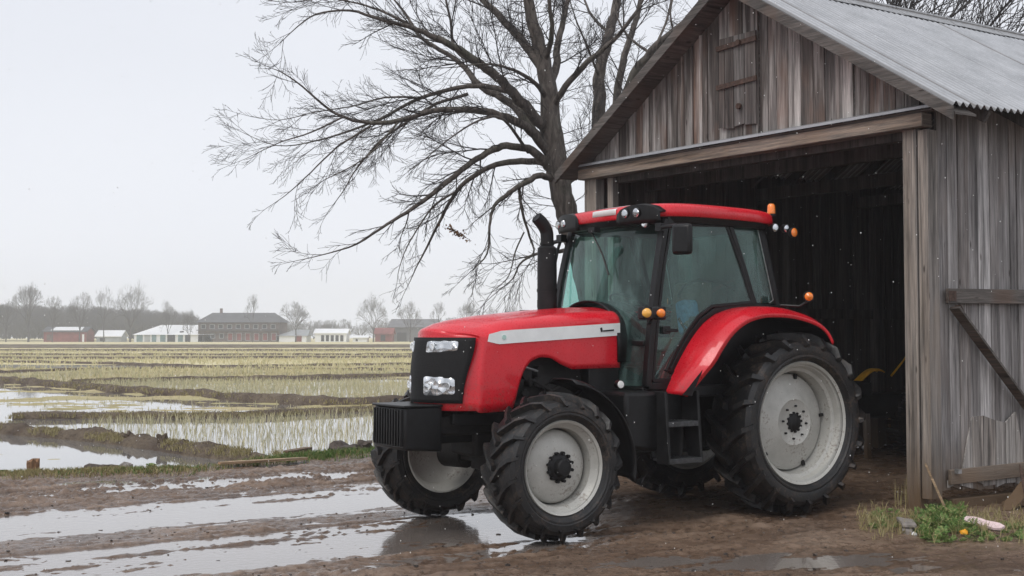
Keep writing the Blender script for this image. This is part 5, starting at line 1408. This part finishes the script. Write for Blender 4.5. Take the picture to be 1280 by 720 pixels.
# windscreen, slightly curved across
rows = []
for i in range(9):
    t_ = i / 8; row = []
    for k in range(13):
        s = 1 - 2 * k / 12; pt = smooth_path([Abot(1), Amid(1), Vector((1.52, .72, 2.38)), Atop(1)], 8); p = pt[int(t_ * (len(pt) - 1))]
        row.append(Vector((p.x + .10 * (1 - s * s), p.y * s, p.z)))
    rows.append(row)
mb = MB(); mb.grid(rows); ws = tpart(mb, 'windscreen', M['glass_ws'], smooth=0)
mb = MB(); mb.tube([(1.70, -.05, 2.68), (1.68, .10, 2.45), (1.70, .22, 2.25)], .009, 6); mb.box((1.70, .0, 2.68), (.07, .1, .05)); mb.build('wiper', M['black'], ws, smooth=40)
for s in (1, -1):
    dr = empty('door', parent=tra)
    o_ = Vector((0, s * .022, 0))
    dp = [Abot(s) + Vector((-.05, 0, .05)), Amid(s) + Vector((-.05, 0, 0)), Vector((1.47, s * .72, 2.38)), Atop(s) + Vector((-.05, 0, -.04)), Btop(s) + Vector((.04, 0, -.04)), Vector((.54, s * .72, 2.35)), Bmid(s) + Vector((.05, 0, .03))] + [Vector((x + .06, s * cw, z + .09)) for x, z in fp[1:6]][::-1] + [Elow(s) + Vector((.0, 0, .05))]
    mbp = MB(); PP = [p + o_ for p in dp]; cn = sum(PP, Vector()) / len(PP); mbp.prism([p for p in PP], Vector((0, s * .006, 0))); mbp.build('door_glass', M['glass'], dr)
    mb = MB(); q = [p + o_ for p in dp]
    mb.sweep(q + q[:1], .030, .026, up=(0, s, 0))
    mb.build('door_frame', M['black'], dr, bevel=.006)
    mb = MB(); mb.bar((1.50, s * .775, 1.74), (1.36, s * .785, 1.735), .025, .03); mb.box((1.48, s * .765, 1.74), (.09, .03, .07)); mb.build('handle', M['black'], dr, bevel=.006)
    sw = MB(); sw.prism([Bmid(s) + Vector((-.04, 0, .03)), Vector((.46, s * .72, 2.35)), Btop(s) + Vector((-.05, 0, -.04)), Ctop(s) + Vector((.04, s * .02, -.04)), Cbot(s) + Vector((.05, s * .02, .05))], Vector((0, s * .006, 0))); sw = sw.build('side_window', M['glass'], tra)
    mb = MB(); mb.bar(Ctop(s) + Vector((.05, s * .035, -.05)), Cbot(s) + Vector((.07, s * .03, .08)), .006, .012, up=(0, s, 0)); mb.bar(Cbot(s) + Vector((.07, s * .03, .08)), Cbot(s) + Vector((.12, s * .03, .05)), .006, .012, up=(0, s, 0)); mb.build('seal', M['zinc'], sw)
pane('rear_window', [Cbot(1) + Vector((-.01, -.03, .05)), Cbot(-1) + Vector((-.01, .03, .05)), Ctop(-1) + Vector((-.01, .03, -.05)), Ctop(1) + Vector((-.01, -.03, -.05))])
# interior
seat = empty('driver_seat', parent=tra)
mb = MB(); mb.box((.72, 0, 1.60), (.48, .50, .14)); mb.build('cushion', M['seat'], seat, bevel=.05)
mb = MB(); mb.box((.50, 0, 1.92), (.13, .48, .60), rot=Matrix.Rotation(-.12, 3, 'Y')); mb.build('backrest', M['seat'], seat, bevel=.05)
mb = MB(); mb.cyl((.72, 0, 1.22), (.72, 0, 1.55), .13, 16); mb.build('seat_base', M['matt'], seat)
for s in (1, -1):
    mb = MB(); mb.box((.68, s * .34, 1.80), (.40, .10, .07)); mb.build('armrest', M['seat'], seat, bevel=.03)
for sy_ in (.50, -.50):
    mb = MB(); mb.box((.62, sy_, 1.62), (.55, .22, .50)); tpart(mb, 'side_console', M['black'], bevel=.03)
mb = MB(); ring = [Vector((1.28, 0, 1.98)) + Matrix.Rotation(-.55, 3, 'Y') @ Vector((.20 * math.cos(a), .20 * math.sin(a), 0)) for a in [k / 28 * 6.2832 for k in range(29)]]
mb.tube(ring, .015, 8); 
for a in (0.6, 2.6, 4.7): mb.tube([Vector((1.28, 0, 1.98)), Vector((1.28, 0, 1.98)) + Matrix.Rotation(-.55, 3, 'Y') @ Vector((.20 * math.cos(a), .20 * math.sin(a), 0))], .011, 6)
mb.tube([(1.28, 0, 1.98), (1.42, 0, 1.72), (1.46, 0, 1.40)], .03, 10); tpart(mb, 'steering_wheel', M['black'], smooth=40)
mb = MB(); mb.box((.78, .28, 1.86), (.20, .16, .34), rot=Matrix.Rotation(.2, 3, 'X')); mb.build('x', M['blue']); o = bpy.data.objects['x']; o.name = 'folded_jacket'
o.parent = None; o.location = TO; o.rotation_euler = (0, 0, math.pi + th); me = o.data
cc = Vector((.78, .28, 1.70)); me.transform(Matrix.Translation(-cc)); o.location = TO + TX * cc.x + TY * cc.y + Vector((0, 0, cc.z)); md = o.modifiers.new('bevel', 'BEVEL'); md.width = .05; md.segments = 3
tag(o, 'blue jacket lying on the seat inside the tractor cab', 'jacket')
mb = MB(); mb.tube([(.42, .55, 2.12), (.50, .45, 2.2), (.75, .40, 2.22), (.95, .42, 2.16), (1.05, .45, 2.06)], .014, 8); mb.tube([(1.0, .52, 1.3), (1.02, .5, 1.75), (1.08, .48, 1.85)], .013, 8); tpart(mb, 'grab_rail', M['black'], smooth=40)
# --- roof
rows = []; NX = 26; NY = 28
def roofpt(x, y, top):
    # outline: front edge bows forward, corners rounded
    return None
xf, xr, hy = 1.60, -.02, .83
outer = []
def superell(a, p=5.0):
    c_, s_ = math.cos(a), math.sin(a); return (abs(c_) ** (2 / p) * (1 if c_ > 0 else -1), abs(s_) ** (2 / p) * (1 if s_ > 0 else -1))
cx_, cy_ = (xf + xr) / 2, 0; ax_, ay_ = (xf - xr) / 2, hy
def ring(sc, z, drop=0, n=72):
    out = []
    for k in range(n):
        u, w_ = superell(k / n * 6.28318); x = cx_ + ax_ * u * sc; y = ay_ * w_ * sc
        x += .07 * (1 - (y / hy) ** 2) * (1 if u > 0 else 0) * abs(u)
        f = (x - xr) / (xf - xr); zz = z - .005 + .022 * math.sin(max(0, min(1, f)) * 2.6) - drop * max(0, f - .85)
        out.append(Vector((x, y, zz)))
    return out
RG = [ring(.90, 2.745), ring(.985, 2.755), ring(1.0, 2.775), ring(.995, 2.835), ring(.975, 2.860), ring(.92, 2.876), ring(.75, 2.888), ring(.45, 2.895), ring(.15, 2.897)]
mb = MB(); n72 = 72
for r_ in RG: mb.v.extend(tuple(p) for p in r_)
for j in range(len(RG) - 1):
    for k in range(n72): mb.f.append((j * n72 + k, j * n72 + (k + 1) % n72, (j + 1) * n72 + (k + 1) % n72, (j + 1) * n72 + k))
mb.f.append(tuple(range(n72))[::-1]); mb.f.append(tuple((len(RG) - 1) * n72 + k for k in range(n72)))
roof = tpart(mb, 'cab_roof', M['red'], smooth=40)
# under-roof black liner and lamp recesses on the front edge
mb = MB()
for j, (sc, z) in enumerate(((.93, 2.70), (.965, 2.765))): mb.v.extend(tuple(p) for p in ring(sc, z))
for k in range(n72): mb.f.append((k, (k + 1) % n72, n72 + (k + 1) % n72, n72 + k))
mb.f.append(tuple(range(n72))[::-1]); mb.build('headliner', M['black'], roof, smooth=40)
def front_x(y): return xf + .07 * (1 - (y / hy) ** 2) - .10 * (abs(y) / hy) ** 8 - .012
for sg in (1, -1):   # recess shells round the lamp pairs
    mb = MB(); rows = []
    for i in range(11):
        y = sg * (.30 + .48 * i / 10); zt_ = 2.80 + .075 * math.sin(math.pi * i / 10) ** .5; xx = front_x(y)
        rows.append([Vector((xx + .010, y, 2.70)), Vector((xx + .024, y, 2.74)), Vector((xx + .020, y, zt_)), Vector((xx - .05, y, zt_ + .012))])
    mb.grid(rows if sg < 0 else [r_[::-1] for r_ in rows]); mb.build('lamp_recess', M['black'], roof, solid=.02, smooth=40)
mb = MB(); rows = []
for i in range(11):
    y = -.06 + .34 * i / 10; xx = front_x(y); rows.append([Vector((xx + .016, y, 2.805)), Vector((xx + .012, y, 2.855)), Vector((xx - .06, y, 2.884)), Vector((xx - .16, y, 2.902))])
mb.grid(rows[::-1]); mb.build('front_panel', M['silver'], roof, solid=.006, smooth=50)
def work_lamp(c, ax, r_=.042, mat='lens', name='work_light', depth=.06, parent=None):
    c = Vector(c); ax = Vector(ax).normalized(); mb = MB(); mb.lathe([(-depth, r_ * .6), (-depth * .6, r_ * 1.05), (.0, r_ * 1.15), (.004, r_ * 1.02)], c, ax, 24); o = tpart(mb, name, M['black'], smooth=40)
    mb = MB(); mb.lathe([(.0, r_), (.008, r_ * .85), (.012, r_ * .4), (.013, .0001)], c, ax, 24); mb.build('lens', M[mat], o, smooth=60)
    return o
for y in (-.70, -.56): work_lamp((front_x(y) + .03, y, 2.785), (1, .05, -.05), .038)
for y in (.42, .56): work_lamp((front_x(y) + .03, y, 2.80), (1, .05, -.05), .043)
work_lamp((1.60, .62, 2.70), (1, .3, -.1), .036)
work_lamp((.13, .80, 2.72), (.15, 1, -.1), .042); work_lamp((-.02, .80, 2.72), (-.1, 1, -.1), .038); 
work_lamp((.13, -.80, 2.72), (.15, -1, -.1), .042)
work_lamp((-.06, .86, 2.68), (.1, 1, 0), .045, 'amber', 'turn_light'); work_lamp((-.06, -.86, 2.68), (.1, -1, 0), .045, 'amber', 'turn_light')
mb = MB(); mb.lathe([(0, .045), (.02, .045)], (.04, .66, 2.85), (0, 0, 1), 20); bc = tpart(mb, 'beacon', M['black'])
mb = MB(); mb.lathe([(.018, .038), (.03, .040), (.10, .037), (.118, .025), (.122, .0001)], (.04, .66, 2.85), (0, 0, 1), 24); mb.build('dome', M['amber'], bc, smooth=50)
# --- side indicator lamps on arms by the front pillars
for s in (1, -1):
    mb = MB(); mb.tube([(1.66, s * .74, 1.80), (1.74, s * .86, 1.82), (1.78, s * .93, 1.84)], .014, 8); mb.box((1.76, s * .93, 1.86), (.20, .05, .035)); o = tpart(mb, 'indicator_arm', M['black'], bevel=.005)
    for (x, m_, r_) in ((1.86, 'amber2', .042), (1.70, 'amber', .039)):
        mb = MB(); mb.box((x, s * .93, 1.885), (.10, .09, .115)); mb.build('housing', M['black'], o, bevel=.015)
        mb = MB(); c_ = (x + .02, s * .978, 1.885)
        mb.lathe([(0, r_), (.015, r_ * .9), (.024, r_ * .5), (.026, .0001)], c_, (.55, s * .83, 0), 24); mb.build('lens', M[m_], o, smooth=60)
# rear position lamp on a stalk over the fender
for s in (1, -1):
    mb = MB(); mb.tube([(.05, s * .78, 1.98), (-.06, s * .92, 1.97), (-.10, s * 1.0, 2.02)], .013, 8); mb.lathe([(-.05, .045), (0, .055), (.01, .05)], (-.10, s * 1.0, 2.06), (.6, s * .8, 0), 20); o = tpart(mb, 'rear_lamp', M['black'], smooth=40)
    mb = MB(); mb.lathe([(.008, .042), (.02, .036), (.03, .0001)], (-.10, s * 1.0, 2.06), (.6, s * .8, 0), 20); mb.build('lens', M['amber'], o, smooth=50)
# --- mirrors
for s in (1, -1):
    mb = MB(); mb.tube([(1.52, s * .72, 2.66), (1.58, s * .90, 2.655), (1.58, s * 1.04, 2.65)] if s > 0 else [(1.50, s * .72, 2.64), (1.50, s * .85, 2.64), (1.50, s * .97, 2.63)], .020, 10); mb.box((1.53, s * .76, 2.66), (.07, .08, .07)); o = tpart(mb, 'mirror', M['black'], smooth=40)
    c_ = Vector((1.56, 1.08, 2.53)) if s > 0 else Vector((1.50, -.98, 2.50))
    mb = MB(); mb.box(c_, (.07, .19, .27) if s > 0 else (.05, .12, .20), rot=Matrix.Rotation(s * .35, 3, 'Z')); mb.build('shell', M['black'], o, bevel=.03)
mb = MB(); mb.tube([(1.75, -.66, 1.90), (1.70, -.72, 2.15), (1.56, -.78, 2.55), (1.50, -.78, 2.70)], .016, 8); tpart(mb, 'grab_bar', M['black'], smooth=40)
# --- rear hitch
mb = MB(); mb.box((-.75, 0, .62), (.5, .12, .08)); 
for s in (1, -1): mb.bar((-.2, s * .25, .62), (-1.0, s * .36, .55), .06, .05); mb.bar((-.3, s * .28, 1.25), (-.85, s * .34, .62), .03, .03)
tpart(mb, 'rear_hitch', M['matt'], bevel=.006)

# ================================================================== SMALL THINGS ON THE VERGE
def gyd(u, v):
    p = g(u, v, 0.0); p.z = max(ground_z(p.x, p.y), -.05); return p
c = gyd(41, 588); c.z -= .03
mb = MB(); rs5 = random.Random(8); rows = []
N = 16
for j, z in enumerate((-.05, .10, .17, .20)):
    row = []
    for k in range(N):
        a = k / N * 6.283; r_ = .075 * (1 + .12 * math.sin(a * 5) + .08 * rs5.uniform(-1, 1)) * (1 - .02 * j); zz = z + (rs5.uniform(-.02, .03) if j == 3 else 0); row.append(Vector((r_ * math.cos(a), r_ * math.sin(a), zz)))
    rows.append(row)
for r_ in rows: mb.v.extend(tuple(p) for p in r_)
for j in range(3):
    for k in range(N): mb.f.append((j * N + k, j * N + (k + 1) % N, (j + 1) * N + (k + 1) % N, (j + 1) * N + k))
mb.f.append(tuple(3 * N + k for k in range(N)))
tag(mb.build('wood_stump', m_wood('stump_wood', 'z', dark=(.12, .06, .03), mid=(.30, .16, .08), light=(.42, .25, .14), red=(.28, .12, .05), stain=False), loc=c), 'short split brown stump at the left edge of the verge', 'stump')
# broad leaved plants
def leafplant(c, n, r_, label, rs):
    mb = MB()
    for i in range(n):
        a = rs.uniform(0, 6.283); el = rs.uniform(.5, 1.35); d = Vector((math.cos(a) * math.cos(el), math.sin(a) * math.cos(el), math.sin(el))); L_ = r_ * rs.uniform(.6, 1.1); sd = Vector((-math.sin(a), math.cos(a), 0)) * L_ * .28
        p = Vector((math.cos(a) * .02, math.sin(a) * .02, 0)); m1 = p + d * L_ * .35; m2 = p + d * L_ * .75 - Vector((0, 0, .02)); e_ = p + d * L_ - Vector((0, 0, .05))
        mb.add([p, m1 + sd * .8, m2 + sd, e_, m2 - sd, m1 - sd * .8], [(0, 1, 2, 3, 4, 5)])
    return tag(mb.build('leafy_plant', M['grass'], loc=c), label, 'plant')
leafplant(gyd(26, 592), 26, .16, 'bright green broad leaved plant left of the brown stump', rs5)
leafplant(gyd(190, 580), 18, .11, 'small green plant on the verge right of the pale stone', rs5)
leafplant(gyd(4, 590), 14, .13, 'green plant at the very left edge of the picture', rs5)
# dark driftwood, stone, boards
def lumpy(name, u, v, sx, sy, sz, mat, label, cat, seed, rz=0, rough=.5, lift=0):
    c = gyd(u, v); c.z += lift; return rock(name, c, sx, sy, sz, mat, label, cat, seed, rz, rough)
M['dark_soil'] = m_simple('dark_clod_earth', (.065, .048, .038), .75, nscale=9, namt=.5, bump=.8)
lumpy('rotten_log', 125, 584, .26, .10, .10, M['dark_soil'], 'dark rotten log lying on the verge left of the pale stone', 'log', 2, .15)
lumpy('pale_stone', 157, 583, .11, .09, .10, M['stone'], 'grey brown stone at the end of the rotten log', 'stone', 6)
def gP(u, v, dz): p = gyd(u, v); p.z += dz; return p
def plank_px(name, a, b, w_, h_, label, mat='wood_fresh', dz=.05): return stick(name, gP(*a, dz), gP(*b, dz), w_, h_, M[mat], label, 'plank')
plank_px('split_plank', (274, 588), (383, 579), .11, .03, 'long pale orange split plank lying on the edge of the mud')
plank_px('split_plank', (357, 567), (387, 562), .14, .06, 'short brown plank piece on the green verge near the bank end', 'wood_old', .06)
lumpy('dark_heap', 432, 561, .30, .2, .15, M['dark_soil'], 'dark heap of sodden earth on the green verge left of the far front wheel', 'heap', 9, .3, .8)
lumpy('dark_heap', 456, 556, .16, .13, .10, M['dark_soil'], 'smaller dark heap touching the far front tyre', 'heap', 12, .1, .8)
for i, (u, v, s_, sz, lab) in enumerate([(205, 552, .09, .12, 'dark pointed clod standing on the earth bank near its end'), (232, 553, .07, .07, 'small dark clod beside the pointed one on the earth bank'), (162, 546, .07, .08, 'little brown clod on top of the earth bank')]):
    p = min(BK['A'], key=lambda q: abs(q.x / q.y - (u - 640) / F_PX)).copy(); p.z = PZ + .13; rock('earth_clod', p, s_, .06, sz, M['bank_dark'], lab, 'clod', 20 + i, .2, .9)

# falling sleet
mb = MB(); rs6 = random.Random(77)
oct_ = [(1, 0, 0), (-1, 0, 0), (0, 1, 0), (0, -1, 0), (0, 0, 1), (0, 0, -1)]; of = [(0, 2, 4), (2, 1, 4), (1, 3, 4), (3, 0, 4), (2, 0, 5), (1, 2, 5), (3, 1, 5), (0, 3, 5)]
for i in range(1500):
    y = rs6.uniform(6.5, 17); p = Vector((rs6.uniform(-.46, .46) * y, y, 0)); p.z = rs6.uniform(.0, 6); r_ = rs6.uniform(.0016, .0040) * (1.6 if rs6.random() < .04 else 1)
    mb.add([p + Vector(q) * r_ * (1.6 if abs(q[2]) else 1) for q in oct_], of)
tag(mb.build('falling_sleet', M['white'], smooth=0), 'white flecks of sleet falling through the air', 'sleet', kind='stuff')
# air
t = NT('air_haze'); t.n.remove(t.b); pv = t.n.new('ShaderNodeVolumePrincipled'); pv.inputs['Density'].default_value = .0011; pv.inputs['Color'].default_value = (.96, .97, 1, 1); pv.inputs['Anisotropy'].default_value = .2
t.l.new(pv.outputs[0], t.out.inputs['Volume'])
mb = MB(); mb.box((0, 280, 11.3), (1420, 706, 25.5)); tag(mb.build('haze', t.m), 'thin winter haze over the fields', kind='stuff')
